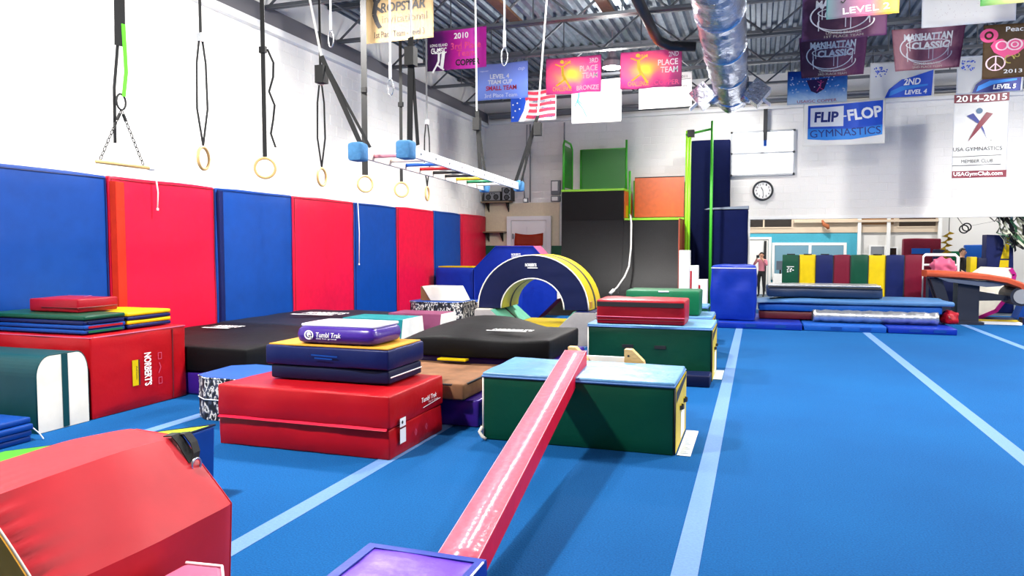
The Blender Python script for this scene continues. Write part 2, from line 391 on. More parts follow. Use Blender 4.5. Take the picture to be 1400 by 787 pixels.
fr = bm_new(); box(fr, -6.88, -6.75, YB-.13, YB-.05, 0, 2.5); box(fr, -5.69, -5.56, YB-.13, YB-.05, 0, 2.5); box(fr, -6.75, -5.69, YB-.13, YB-.05, 2.38, 2.5)
obj('door_frame', fr, M_WHITE, d1)
obj('handle', bevel(box(bm_new(), -6.7, -6.67, YB-.17, YB-.11, 1.85, 2.0), .01), M_GREYPIPE, d1)
g = bm_new()
for i in range(9):
    for j in range(5): g.verts.new((-6.62+.85*i/8, YB-.15-.03*abs(math.sin(i*1.3+j*.4))-.01*j, 2.02-.36*j/4-.05*math.sin(PI*i/8)*(1-j/4)))
g.verts.ensure_lookup_table()
for i in range(8):
    for j in range(4): g.faces.new([g.verts[k] for k in (i*5+j, i*5+j+1, (i+1)*5+j+1, (i+1)*5+j)])
bmesh.ops.solidify(g, geom=g.faces[:], thickness=.006)
tag(obj('orange_sheet', g, mat('orange_cloth', '#c23a14', .45), None, True), 'orange cloth pinned across the window of the white panelled door', 'cloth')
for nm, x0, x1, z, lab in (('speaker_shelf', -7.57, -6.72, 2.89, 'wooden wall shelf carrying the two loudspeakers'), ('wall_shelf', -7.57, -6.9, 2.03, 'small empty wooden shelf on brackets left of the white door')):
    s = thing(nm, lab, 'shelf', (x0, YB, z))
    obj('board', bevel(box(bm_new(), x0, x1, YB-.42, YB-.045, z, z+.035), .004), mat('shelf_wood', '#8a7458', .5, 0, .05, 20, .1), s)
    for bx in (x0+.12, x1-.12):
        b = bm_new(); prism(b, [(YB-.05, z-.002), (YB-.36, z-.002), (YB-.05, z-.26)], 'x', bx-.012, bx+.012); obj('bracket', b, M_BLACK, s)
def speaker(name, lab, x0, x1, z0, z1, vert):
    s = thing(name, lab, 'speaker', ((x0+x1)/2, YB-.25, z0), 0, 'loudspeakers on the shelf')
    obj('cabinet', bevel(box(bm_new(), x0, x1, YB-.38, YB-.06, z0, z1), .012), mat('speaker_black', '#17181a', .5), s)
    obj('front_panel', bevel(box(bm_new(), x0+.035, x1-.015, YB-.392, YB-.38, z0+.03, z1-.02), .004), M_SPEAK, s)
    cx, cz = (x0+x1)/2, (z0+z1)/2
    for sgn in (-1, 1):
        px, pz = (cx+.01, cz+sgn*.09) if vert else (cx+.01+sgn*.115, cz-.02)
        c = bm_new(); tube(c, [(px, YB-.398, pz), (px, YB-.392, pz)], .08, 20); cn = obj('woofer', c, M_BLACK, s)
        obj('cone', tube(bm_new(), [(px, YB-.404, pz), (px, YB-.398, pz)], [.03, .055], 16), mat('cone_grey', '#3a3c40', .5), cn)
    for k in range(3):
        px, pz = (x1-.05, cz-.1+.1*k) if vert else (cx-.07+.07*k, z1-.06)
        obj('tweeter', tube(bm_new(), [(px, YB-.396, pz), (px, YB-.39, pz)], .018, 10), M_BLACK, s)
speaker('loudspeaker', 'low loudspeaker lying flat, two cones side by side, on the wooden shelf', -7.5, -6.98, 2.927, 3.2, False)
speaker('loudspeaker', 'upright loudspeaker, two cones one above the other, on the wooden shelf', -6.95, -6.66, 2.927, 3.31, True)
for k, (z0, z1, lab) in enumerate(((3.1, 3.49, 'upper grey electrical box with a white label on the back wall'), (2.9, 3.06, 'lower grey electrical box just above the beige board'))):
    e = thing('electrical_box', lab, 'electrical box', (-5.42, YB, z0), 0, 'electrical boxes')
    obj('case', bevel(box(bm_new(), -5.56, -5.3, YB-.14, YB-.007, z0, z1), .008), mat('box_grey', '#6f7478', .5), e)
    obj('cover', bevel(box(bm_new(), -5.53, -5.36, YB-.15, YB-.14, z0+(.1 if k == 0 else .02), z1-.03), .004), M_WHITE, e)
for k, (xa, lab) in enumerate(((-6.2, 'grey conduit pair running down the back wall left of the green panel'), (-5.2, 'thin white conduit down the back wall beside the electrical boxes'))):
    b = bm_new(); tube(b, [(xa, YB-.05, 5.1), (xa, YB-.05, 2.9)], .02, 8)
    if k == 0: tube(b, [(xa-.1, YB-.04, 5.1), (xa-.11, YB-.05, 4.3), (xa-.2, YB-.06, 3.6), (xa-.16, YB-.04, 2.9)], .012, 6)
    tag(obj('conduit', b, M_GREYPIPE if k == 0 else M_CHROME, None, True), lab, 'pipe')
sm = thing('wall_outlet', 'small grey outlet box standing above the beige board', 'outlet', (-6.33, YB, 2.89))
obj('box_body', bevel(box(bm_new(), -6.4, -6.26, YB-.09, YB-.007, 2.89, 3.02), .02), M_GREYPIPE, sm); obj('cover_plate', box(bm_new(), -6.38, -6.28, YB-.1, YB-.09, 2.91, 3.0), M_CHROME, sm)
# wall pads
YP = [4.85, 6.93, 8.79, 10.66, 12.66, 14.46, 16.4, 18.12, 20.02]
names = ['leftmost blue wall pad, partly behind the red block and folded panel mats', 'red wall pad nearest the camera, with a loose orange-red side flap', 'second blue wall pad from the left, behind the black crash mats', 'second red wall pad from the left, behind the navy mat', 'third blue wall pad from the left, with a white cord down its edge', 'third red wall pad from the left', 'blue wall pad next to the last red one', 'red wall pad in the far corner beside the small shelf']
for i in range(8):
    y0, y1 = YP[i]+.015, YP[i+1]-.015; isb = i % 2 == 0
    t = thing('wall_pad', names[i], 'wall pad', (-7.55, (y0+y1)/2, 0), 0, 'padded mats along the left wall')
    bm = softbox(-7.585, -7.515, y0, y1, .02, 2.5, .02, .02, 1.1, .012, 12, i)
    obj('cover', bm, M_BLUE if isb else M_REDB, t, True)
    obj('edge_seam', tube(bm_new(), [(-7.512, y0+.03, .05), (-7.506, y0+.03, 2.47), (-7.506, y1-.03, 2.47), (-7.512, y1-.03, .05)], .006, 5), M_NAVY if isb else M_REDSEAM, t)
    if i == 1:
        f = bm_new(); prism(f, [(-7.51, y0+.005), (-7.44, y0+.03), (-7.508, y0+.22)], 'z', .3, 2.44); obj('side_flap', f, vinyl('orange_red', '#f03a20', .4), t)
    if i == 2:
        f = bm_new(); prism(f, [(-7.508, y0+.005), (-7.47, y0+.02), (-7.47, y0+.1), (-7.508, y0+.14)], 'z', .2, 2.46); obj('side_flap', bevel(f, .01), M_NAVY, t)
for y, z0, z1, lab in ((7.63, 2.14, 2.56, 'short white cord hanging over the first red wall pad'), (12.72, 1.3, 2.52, 'long white cord hanging at the edge of the third blue pad')):
    b = bm_new(); tube(b, [(-7.46, y, z1), (-7.44, y+.01, (z0+z1)/2), (-7.45, y+.005, z0)], .009, 6); tube(b, [(-7.45, y+.005, z0), (-7.45, y+.005, z0-.03)], .016, 6)
    tag(obj('pull_cord', b, M_WHITE, None, True), lab, 'cord')

# ---------------------------------------------------------------- ceiling lamps and duct
for i, (x, y) in enumerate(LAMPS):
    vis = i == 6
    lab = {6: 'bright round ceiling lamp between the two pink place banners'}.get(i, 'high-bay ceiling lamp hung ' + ('over the red trapezoid block at left front', 'over the carpet right of the purple block', 'over the open carpet at right front', 'over the wall pads beside the gymnastic rings', 'over the second green box', 'over the open carpet by the right tape lines', '', 'over the carpet right of the tall member banner, unseen, added to light the back wall', 'behind the end of the silver duct, unseen, added to light the back wall', 'over the carpet far to the right', 'over the back room left of its white posts, unseen, added to brighten the room', 'over the back room far right, unseen, added to brighten the room', 'over the back room doorway, unseen, added to brighten the room', 'over the humped black crash mat, unseen, added to light the left banners')[i])
    t = thing('ceiling_lamp', lab, 'lamp', (x, y, 5.3), 0, 'high-bay ceiling lamps')
    b = bm_new(); tube(b, [(x, y, 5.3), (x, y, 5.42), (x, y, 5.5), (x, y, 5.62)], [.2, .19, .1, .07], 20); obj('housing', b, M_GREYPIPE, t, False)
    obj('diffuser', tube(bm_new(), [(x, y, 5.285), (x, y, 5.299)], .17, 20), M_DIFF, t)
    obj('hanger', tube(bm_new(), [(x, y, 5.62), (x, y, ZDECK-.002)], .012, 6), M_GREYPIPE, t)
    l = bpy.data.lights.new('lamp_light', 'AREA'); l.shape = 'DISK'; l.size = .45; l.energy = LAMP_W[i]; l.color = (1, .97, .93)
    lo = bpy.data.objects.new('lamp_light', l); COL.objects.link(lo); lo.location = (0, 0, -.03); lo.parent = t
    l = bpy.data.lights.new('added_fill_light', 'POINT'); l.shadow_soft_size = .12; l.energy = UPLIGHT_W[i]; l.color = (1, .97, .93)  # point light added to brighten deck, upper walls and banners
    lo = bpy.data.objects.new('added_fill_light', l); COL.objects.link(lo); lo.location = (0, 0, -.18); lo.parent = t
du = thing('air_duct', 'silver foil-wrapped air duct hung under the roof with two boots', 'duct', (-.58, 14, 4.85))
b = bm_new(); rnd = random.Random(3); n = 132; P = []; R = []
for i in range(n+1):
    y = 3.0+13.6*i/n; P.append((-.5-.09*i/n, y, 4.86)); R.append(.33+.012*rnd.uniform(-1, 1)+(.02 if i % 12 == 0 else 0))
tube(b, P, R, 40)
for v in b.verts:
    d = Vector((v.co.x+.55, 0, v.co.z-4.86)).normalized(); v.co += d*(.022*noise.noise(Vector((v.co.x*9, v.co.y*4.5, v.co.z*9)))+.012*noise.noise(v.co*17))
obj('duct_wrap', b, M_FOIL, du, True)
for i in range(18, n, 18):
    p = P[i]; b = bm_new(); tube(b, [(p[0], p[1]-.03, p[2]), (p[0], p[1]+.03, p[2])], .352, 28); obj('band', b, M_FOIL, du, True)
    obj('hanger_strap', strap(bm_new(), [(p[0]-.35, p[1], p[2]), (p[0]-.35, p[1], ZJ+.05)], (0, 1, 0), .03), M_GREYPIPE, du)
obj('end_collar', tube(bm_new(), [(-.59, 16.6, 4.86), (-.59, 16.68, 4.86)], .3, 28), M_CHROME, du, False)
for s in (-1, 1):
    b = bm_new(); c = Vector((-.59, 15.55, 4.72))
    tube(b, [c+Vector((s*.25, 0, .02)), c+Vector((s*.42, 0, -.02))], [.2, .22], 16); bt = obj('boot', b, M_FOIL, du, True)
    b = bm_new(); box(b, -.18, .18, -.22, .22, -.2, .2); bevel(b, .01)
    b.transform(Matrix.Translation(c+Vector((s*.52, -.02, -.04))) @ Matrix.Rotation(s*.7, 4, 'Y')); obj('diffuser_box', b, M_FOIL, bt)
    b = bm_new(); box(b, -.17, .17, -.15, .15, -.01, .01); b.transform(Matrix.Translation(c+Vector((s*.65, -.02, -.18))) @ Matrix.Rotation(s*.7, 4, 'Y'))
    obj('grille', b, M_WHITE, bt)
b = bm_new(); tube(b, [(-1.75, 8, 5.28), (-1.75, 12.8, 5.28), (-1.72, 13.2, 5.25), (-1.55, 13.45, 5.2), (-1.1, 13.5, 5.16)], .085, 12)
tag(obj('drain_pipe', b, mat('pipe_black', '#151618', .4), None, True), 'black elbowed pipe under the roof deck left of the silver duct', 'pipe')
b = bm_new(); tube(b, [(-7.3, 19.6, 5.35), (27, 19.6, 5.35)], .035, 8)
tag(obj('sprinkler_pipe', b, M_GREYPIPE, None, True), 'long grey pipe under the roof along the back wall', 'pipe')
b = bm_new(); tube(b, [(-5.4, 4.2, 5.3), (-5.4, 11.7, 5.3)], .03, 8)
tag(obj('rigging_rail', b, M_GREYPIPE, None, True), 'grey steel rail under the joists that carries the gymnastic rings', 'rail')
for x, z0, lab in ((.13, 4.1, 'black drop bracket on the back wall above the bright window'),):
    t = thing('wall_bracket', lab, 'bracket', (x, YB-.1, z0))
    obj('post', box(bm_new(), x-.05, x+.05, YB-.18, YB-.1, 4.35, 5.14), mat('dark_metal', '#232529', .5), t); obj('blue_tip', box(bm_new(), x-.04, x+.04, YB-.175, YB-.105, 4.2, 4.35), M_BLUE, t)

# ---------------------------------------------------------------- rings, trapeze, ladder
RY = [6.16, 7.15, 8.31, 9.42, 10.56, 11.52]
RT = [1.35, .2, 1.2, .45, .35, 1.3]                        # how far each ring is turned
RN = ['wooden gymnastic ring seen edge-on right of the trapeze', 'wooden gymnastic ring seen round, second from the left', 'wooden gymnastic ring third from the left, hung on two thin straps', 'wooden gymnastic ring fourth from the left, behind the ladder pad', 'wooden gymnastic ring fifth from the left, under the ladder', 'farthest wooden gymnastic ring, seen edge-on under the ladder']
for i in range(6):
    y = RY[i]; t = thing('gymnastic_ring', RN[i], 'gym ring', (-5.4, y, 2.42), 0, 'gymnastic rings')
    dx, dy = math.cos(.45+RT[i]), math.sin(.45+RT[i])
    zc = 2.545; b = bm_new()
    tube(b, [(-5.4+.112*math.cos(a)*dx, y+.112*math.cos(a)*dy, zc+.112*math.sin(a)) for a in [2*PI*k/28 for k in range(28)]], .016, 10, closed=True)
    obj('ring', b, M_WOOD, t, True)
    wd = (1, .3, 0)
    if i in (0, 2, 5):
        for s in (-1, 1):
            obj('strap', strap(bm_new(), [(-5.4, y, zc+.128), (-5.4+s*.035, y+s*.035, zc+.5), (-5.4+s*.03, y+s*.03, 3.5), (-5.4+s*.01, y+s*.01, 3.75)], wd, .022), M_BLACK, t)
        bk = obj('buckle', bevel(box(bm_new(), -5.43, -5.37, y-.03, y+.03, 3.72, 3.8), .008), M_CHROME, t)
        obj('upper_strap', strap(bm_new(), [(-5.4, y, 3.8), (-5.4, y, 5.27)], wd, .03), M_BLACK if i != 5 else M_GREYPIPE, t)
    else:
        obj('strap', strap(bm_new(), [(-5.4, y, zc+.128), (-5.4, y, 3.3), (-5.4, y, 5.27)], wd, .05 if i != 3 else .085), M_BLACK, t)
        if i == 1: obj('strap_tail', strap(bm_new(), [(-5.4+.09*abs(math.sin(k*1.1))*(1 if k else 0)+.03, y+.04, 3.9-.16*k) for k in range(8)], wd, .025), M_BLACK, t)
        obj('buckle', bevel(box(bm_new(), -5.44, -5.36, y-.02, y+.02, 3.85, 3.92), .008), M_BLACK, t)
t = thing('trapeze', 'wooden trapeze bar on two chains and a wide black strap at far left', 'trapeze', (-5.4, 5.17, 2.35))
obj('bar', tube(bm_new(), [(-5.4, 4.87, 2.375), (-5.4, 5.44, 2.375)], .017, 10), M_WOOD, t, True)
obj('bar_tape', tube(bm_new(), [(-5.4, 5.44, 2.375), (-5.4, 5.5, 2.375)], .022, 10), M_WHITE, t, True)
for yb in (4.91, 5.38):
    b = bm_new(); top = Vector((-5.4, 5.15, 2.86)); bot = Vector((-5.4, yb, 2.395)); d = (top-bot); L = d.length; d.normalize(); nl = 12
    for k in range(nl):
        c = bot+d*(L*(k+.5)/nl); s = Vector((1, 0, 0)) if k % 2 else d.cross(Vector((1, 0, 0)))
        tube(b, [c+d*.026*math.cos(a)+s*.012*math.sin(a) for a in [2*PI*q/8 for q in range(8)]], .004, 5, closed=True)
    obj('chain', b, mat('chain_dark', '#30302f', .4, .7), t, True)
    m2 = bot.lerp(top, .8); obj('link_cover', tube(bm_new(), [m2, top.lerp(bot, .08)], .014, 8), M_BLACK, t)
b = bm_new(); tube(b, [(-5.4, 5.15+.05*math.cos(a), 2.93+.07*math.sin(a)) for a in [2*PI*q/14 for q in range(14)]], .009, 6, closed=True); obj('carabiner', b, M_BLACK, t, True)
obj('green_sling', strap(bm_new(), [(-5.39, 5.17, 2.98), (-5.385, 5.2, 3.2), (-5.39, 5.19, 3.62)], (.3, 1, 0), .035), mat('neon_green', '#58e020', .5), t)
obj('wide_strap', strap(bm_new(), [(-5.4, 5.155, 3.42), (-5.4, 5.16, 3.6), (-5.4, 5.17, 4.2), (-5.4, 5.16, 5.27)], (.2, 1, 0), .1), M_BLACK, t)
obj('strap', strap(bm_new(), [(-5.41, 5.15, 3.5), (-5.42, 5.1, 3.05), (-5.42, 5.09, 2.56)], (.2, 1, 0), .028), M_BLACK, t)
# ladder
def lad(s, y, dz=0): return Vector((-3.6+s*.27, y, 2.6-.022*(y-6.62)+dz))
t = thing('hanging_ladder', 'white ladder with coloured rungs hung level on black straps', 'ladder', (-3.6, 8.4, 2.5))
for s in (-1, 1):
    b = bm_new(); a0, a1 = lad(s, 6.7), lad(s, 10.2)
    for p in (a0, a1): pass
    v = []
    for p in (a0, a1):
        for dx, dz in ((-.018, -.05), (.018, -.05), (.018, .05), (-.018, .05)): v.append(b.verts.new(p+Vector((dx, 0, dz))))
    for f in ((0,1,2,3), (7,6,5,4), (0,4,5,1), (1,5,6,2), (2,6,7,3), (3,7,4,0)): b.faces.new([v[k] for k in f])
    rl = obj('rail', bevel(b, .004), M_WHITE if s > 0 else mat('rail_cream', '#e6d8c8', .5), t)
    for k in range(9):
        p = lad(s, 6.92+.37*k); obj('bolt', tube(bm_new(), [p+Vector((s*.018, 0, 0)), p+Vector((s*.024, 0, 0))], .012, 8), M_GREYPIPE, rl)
    for y, sz in ((6.62, .09), (10.25, .075)):
        p = lad(s, y); obj('end_pad', softbox(p.x-sz*.85, p.x+sz*.85, p.y-sz, p.y+sz, p.z-sz, p.z+sz, .03, .01, 9, .01, 3), M_PADBLUE, t, True)
for k, c in enumerate(('#e89aa8', '#f0e6dc', '#1f62c8', '#d01820', '#15151a', '#202024', '#e8c01c', '#107048', '#e0d8cc')):
    a, b2 = lad(-1, 6.92+.37*k), lad(1, 6.92+.37*k)
    obj('rung', tube(bm_new(), [a+Vector((.018, 0, 0)), b2-Vector((.018, 0, 0))], .021, 10), mat('rung_paint_%d' % k, c, .4), t, True)
def lstrap(p0, p1, top, w0=.05):
    mid = Vector(p0).lerp(Vector(p1), .55)
    obj('strap', strap(bm_new(), [p0, mid, p1], (.8, .3, .3), w0), M_BLACK, t)
    obj('strap', strap(bm_new(), [Vector(p0)+Vector((.08, .02, 0)), mid+Vector((.03, .02, 0)), p1], (.8, .3, .3), w0*.6), M_BLACK, t)
    bk = obj('ratchet', bevel(box(bm_new(), p1[0]-.05, p1[0]+.05, p1[1]-.05, p1[1]+.05, p1[2]-.28, p1[2]-.1), .02), M_BLACK, t)
    obj('rope', tube(bm_new(), [p1, top], .012, 6), mat('rope_white', '#dcdad4', .7), t)
lstrap(lad(-1, 6.7, .06), (-4.34, 6.7, 3.62), (-4.72, 6.7, 5.38), .05)
lstrap(lad(1, 6.7, .06), (-3.31, 6.7, 3.72), (-3.28, 6.7, 5.38), .06)
lstrap(lad(-1, 10.1, .06), (-3.93, 10.1, 3.62), (-3.95, 10.1, 5.38), .06)
lstrap(lad(1, 10.1, .06), (-3.0, 10.1, 3.5), (-2.85, 10.1, 5.38), .06)
for x, z, lab in ((-3.78, 3.5, 'short white rope with a hook left of the cream banner'), (-3.17, 3.02, 'white rope with a wire carabiner in front of the cream banner'), (-2.08, 3.2, 'thin white rope ending in a carabiner in front of the pale blue banner')):
    q = thing('hook_rope', lab, 'rope', (x, 6, z), 0, 'ropes with hooks')
    obj('rope', tube(bm_new(), [(x, 6, z+.28), (x, 6, 5.85)], .009, 6), M_WHITE, q); obj('sleeve', tube(bm_new(), [(x, 6, z+.14), (x, 6, z+.28)], .014, 8), M_WHITE, q)
    b = bm_new(); tube(b, [(x+.028*math.cos(a), 6, z+.06+.075*math.sin(a)) for a in [2*PI*k/16 for k in range(16)]], .006, 6, closed=True); obj('carabiner', b, M_CHROME, q, True)

# ---------------------------------------------------------------- banners
def banner(lab, x0, x1, z0, z1, Y, m, seed=0, amp=.02, cords=True, grp='banners hung from the roof joists', ztop=ZJ, taper=0):
    t = thing('banner', lab, 'banner', ((x0+x1)/2, Y, z0), 0, grp)
    W, H = x1-x0, z1-z0; rs = random.Random(seed); a, b2 = rs.uniform(0, 6), rs.uniform(.8, 1.6)
    def pos(u, v, off=0):
        k = (1-v)*.7+.3
        y = amp*k*(math.sin(u*7*b2+a+v*1.5)+.5*math.sin(u*13+a*2-v*3)) - off
        return Vector((x0+W*(u+(u-.5)*-taper*(1-v)), Y+y, z0+H*v-.012*math.sin(PI*u)*(v > .5)*v))
    bm = bm_new(); nu, nv = 40, 18; G = [[bm.verts.new(pos(i/nu, j/nv)) for j in range(nv+1)] for i in range(nu+1)]
    for i in range(nu):
        for j in range(nv): bm.faces.new((G[i][j], G[i+1][j], G[i+1][j+1], G[i][j+1]))
    bmesh.ops.solidify(bm, geom=bm.faces[:], thickness=.003)
    obj('cloth', bm, m, t, True)
    if cords:
        for u in (.04, .96):
            p = pos(u, .985); obj('cord', tube(bm_new(), [p, (p.x, Y, ztop+.03)], .005, 5), M_BLACK, t)
    return t, (lambda u, v: pos(u, v, .011))
def gymnast(cx, cz, s, flip=1):
    """leaping figure as plain strokes (u,v)"""
    P = []
    for pts, wd in (([(0, .35), (-.02, 0), (-.12, -.2)], .1), ([(0, .3), (-.28, .48)], .06), ([(0, .3), (.26, .42)], .06), ([(-.1, -.15), (-.3, -.5)], .08), ([(-.1, -.15), (.22, -.4)], .08)):
        P += stroke([(cx+flip*x*s, cz+y*s*1.5) for x, y in pts], wd*s)
    P.append(disc_poly(cx+flip*.02*s, cz+.5*s*1.5, .07*s, .1*s)); return P
CB = mat('banner_white', '#f4f4f2', .7); CBL = mat('print_blue', '#1a52c8', .5); CN = mat('print_navy', '#1a2a78', .5); CR = mat('print_red', '#c02040', .5); CPK = mat('print_pink', '#f0508c', .5)
t, f = banner('cream invitational banner, black lettering, first place level 3', -5.6, -4.5, 4.66, 5.36, 9.85, mat('banner_cream', '#b59a70', .6), 1, .006)
text('ROPSTAR', M_INK, t, .56, .72, .66, .2, f, .1, .02); text('invitational', mat('print_tan', '#4e4434', .6), t, .58, .47, .66, .16, f); text('1st Place Team - Level 3', M_INK, t, .5, .16, .74, .13, f, 0, .01)
patch(stroke([(.16, .86), (.13, .6), (.17, .42), (.22, .3)], .07)+[disc_poly(.17, .9, .06, .09)]+stroke([(.15, .75), (.27, .62)], .05), M_INK, t, f)
t, f = banner('magenta and violet banner with white dancer, third place copper', -5.57, -4.46, 4.71, 5.4, 11.93, grad_mat('magenta_fade', [(0, '#16082e'), (.3, '#6a1878'), (.55, '#d81ab0'), (.85, '#ff5ae0'), (1, '#d02ab0')], 'X', .5, .15), 2, .012)
text('2010', M_WINK, t, .58, .84, .24, .15, f, 0, .02); text('3rd Place', CPK, t, .66, .58, .5, .18, f, 0, .01); text('Team', CPK, t, .66, .39, .3, .16, f, 0, .01); text('COPPER', M_INK, t, .69, .16, .4, .16, f, 0, .03)
text('CLASSIC', M_WINK, t, .2, .5, .27, .15, f, 0, .02); text('LONG ISLAND', M_WINK, t, .2, .64, .3, .07, f, 0, .01); patch(gymnast(.2, .24, .38)+stroke([(.28, .45), (.24, .05)], .06), M_WINK, t, f)
t, f = banner('pale blue banner, white lettering, level 4 team cup', -5.46, -4.36, 4.58, 5.3, 14.0, grad_mat('paleblue_fade', [(0, '#7f98d8'), (.5, '#98aee6'), (1, '#8a9ad4')], 'Z', .6, .2), 3, .022)
text('LEVEL 4', M_WINK, t, .46, .64, .36, .13, f, 0, .03); text('TEAM CUP', M_WINK, t, .47, .48, .46, .13, f, 0, .03); text('SMALL TEAM', CR, t, .49, .31, .58, .13, f, 0, .03); text('3rd Place Team', M_WINK, t, .48, .11, .62, .11, f); text('cup', M_WINK, t, .88, .78, .12, .1, f, .3); text('regional', M_WINK, t, .16, .8, .16, .05, f)
t, f = banner('stars and stripes banner, blue star field and red stripes, behind the pale blue one', -5.4, -4.33, 4.47, 5.17, 16.02, CB, 4, .018)
for k in range(5): patch([[(.02+u*.96/12, .1+k*.2+.03*math.sin(u*.7)), (.02+(u+1)*.96/12, .1+k*.2+.03*math.sin((u+1)*.7)), (.02+(u+1)*.96/12, .2+k*.2+.03*math.sin((u+1)*.7)), (.02+u*.96/12, .2+k*.2+.03*math.sin(u*.7))] for u in range(12)], mat('stripe_red', '#d8384e', .6), t, lambda u, v: f(u, v*.96))
f2 = lambda u, v: f(u, v)+Vector((0, -.004, 0)); f3 = lambda u, v: f(u, v)+Vector((0, -.008, 0))
patch([[(0, 0), (.16, 0), (.3, .35), (.34, .62), (.3, 1), (0, 1)]], CBL, t, f2); patch([disc_poly(u, v, .018, .028, 8) for u, v in ((.05, .15), (.1, .35), (.05, .55), (.15, .6), (.2, .4), (.1, .78), (.22, .75), (.04, .9))], M_WINK, t, f3)
patch([[(.18, 0), (.3, .0), (.42, .4), (.4, .7), (.34, .62), (.3, .35)]], M_WINK, t, f2); text('FREEDOM CUP', CN, t, .7, .62, .4, .07, f2); text('1st Place', CN, t, .72, .4, .3, .07, f2); text('LEVEL 3 TEAM', CN, t, .72, .12, .46, .07, f2)
PINK = grad_mat('sunset_print', [(0, '#ffe050'), (.2, '#ffb060'), (.4, '#e87088'), (.6, '#b85088'), (.9, '#8a3a70')], 'R', .55, .15)
for (x0, x1, a, b2, s, lab, cc) in ((-3.99, -2.9, '3RD', 'BRONZE', 5, 'pink and orange sunset banner, third place team, left of the ceiling lamp', M_WINK), (-2.53, -1.39, '2ND', 'COPPER', 6, 'pink and orange sunset banner, second place team 2012, right of the ceiling lamp', CPK)):
    t, f = banner(lab, x0, x1, 4.6, 5.3, 14.0, PINK, s, .02, grp='pink sunset banners')
    text(a, M_WINK, t, .87, .86, .16, .13, f, 0, .02); text('PLACE', M_WINK, t, .78, .66, .32, .16, f, 0, .02); text('TEAM', M_WINK, t, .8, .46, .28, .16, f, 0, .02); text(b2, cc, t, .76, .13, .4, .13, f, 0, .02)
    patch(gymnast(.3, .52, .5, -1), M_YINK, t, f); text('CHALLENGE', M_YINK, t, .3, .14, .34, .12, f); text('2012', M_YINK, t, .38, .87, .16, .08, f)
t, f = banner('white banner with a small turquoise leaping gymnast, under the ceiling lamp', -3.99, -2.87, 4.36, 5.3, 16.05, CB, 7, .008)
patch(gymnast(.16, .62, .3), mat('print_turquoise', '#30a8d8', .5), t, f); patch(stroke([(.12, .52), (.24, .34), (.32, .14)], .025), mat('print_turquoise', '#30a8d8', .5), t, f)
t, f = banner('white banner with small grey writing, behind the second place banner', -2.49, -1.38, 4.6, 5.33, 16.05, CB, 8, .008)
text('2011', M_INK, t, .84, .86, .14, .08, f); text('INVITATIONAL', M_INK, t, .72, .6, .4, .045, f); text('1st place team', mat('print_tan', '#4e4434', .6), t, .72, .42, .3, .04, f); text('AWARDED TO', mat('print_tan', '#4e4434', .6), t, .3, .5, .26, .04, f); text('level 3', M_INK, t, .7, .3, .2, .035, f)
patch(stroke([(.62, .78), (.98, .79)], .012)+stroke([(.55, .2), (.8, .2)], .008), M_INK, t, f)
# flip-flop banner near the back wall
t, f = banner('blue and white flip-flop gymnastics banner sagging above the back wall clock', .93, 2.62, 3.92, 4.9, 18.15, CB, 9, .02)
patch([[(.06, .16), (.3, .12), (.6, .12), (.97, .2), (.97, .97), (.06, .93)]], CBL, t, f); patch([[(.06, .16), (.3, .12), (.6, .12), (.97, .2), (.97, .42), (.6, .36), (.06, .4)]], mat('print_sky', '#2a86dc', .5), t, f2 := (lambda u, v, f=f: f(u, v)+Vector((0, -.003, 0))))
patch([[(.09, .44), (.5, .43), (.5, .9), (.09, .87)]], M_WINK, t, f2); f3 = lambda u, v, f=f: f(u, v)+Vector((0, -.006, 0))
text('FLIP', CN, t, .29, .66, .3, .24, f3, .05, .035); text('-', M_WINK, t, .51, .66, .05, .03, f3, 0, .03); text('FLOP', M_WINK, t, .75, .7, .42, .26, f3, .1, .035, .14); text('GYMNASTICS', CN, t, .52, .29, .86, .17, f3, 0, .0, .04)
t, f = banner('blue snowflake banner with a purple emblem, left of the flip-flop banner top', .51, 1.62, 4.49, 5.16, 16.0, grad_mat('frost_fade', [(0, '#f2f8ff'), (.3, '#cfe4fa'), (.6, '#5aa0e0'), (1, '#1456b0')], 'Z', .6, .25, 9), 10, .01)
text('Holiday Cup', M_WINK, t, .5, .82, .46, .16, f, .1, .01); patch([[(.32, .72), (.68, .74), (.62, .42), (.5, .3), (.4, .38)]], mat('emblem_violet', '#3a1650', .5), t, f); patch(gymnast(.56, .52, .2), CPK, t, f2 := (lambda u, v, f=f: f(u, v)+Vector((0, -.004, 0)))); text('USAIGC COPPER', CR, t, .5, .08, .66, .08, f)
patch([disc_poly(random.uniform(.03, .97), random.uniform(.3, .97), .013, .02, 6) for _ in range(50)], M_WINK, t, f)
PLUM = grad_mat('plum_fade', [(0, '#a870a8'), (.2, '#5a3a58'), (.5, '#6a4a64'), (.78, '#b07a90'), (1, '#8a5080')], 'X', .45, .25, 5)
ROSE = grad_mat('rose_fade', [(0, '#9a6078'), (.25, '#d8a0a8'), (.5, '#a06a80'), (.75, '#d8a0b0'), (1, '#7a4268')], 'X', .45, .2, 5)
def manhattan(t, f, second, third, yt=.78):
    patch(ring_poly(.45, .52, .36, .34, .02, 26, PI*.55, PI*1.95)+ring_poly(.52, .36, .34, .24, .018, 26, PI*.9, PI*2.05)+ring_poly(.5, .6, .32, .13, .02, 22), M_WINK, t, f)
    patch([q for u, a in ((.2, .2), (.24, .45), (.52, .25), (.58, .2), (.8, .3), (.83, .5)) for q in stroke([(u, a), (u, a+.35)], .012)], M_WINK, t, f)
    text('MANHATTAN', M_WINK, t, .5, yt, .68, .18, f, .05, .045); text('CLASSIC', M_WINK, t, .54, .57, .54, .18, f, .05, .045); text(second, M_CREAM, t, .5, .14, .42, .06, f); text(third, M_CREAM, t, .5, .06, .46, .05, f)
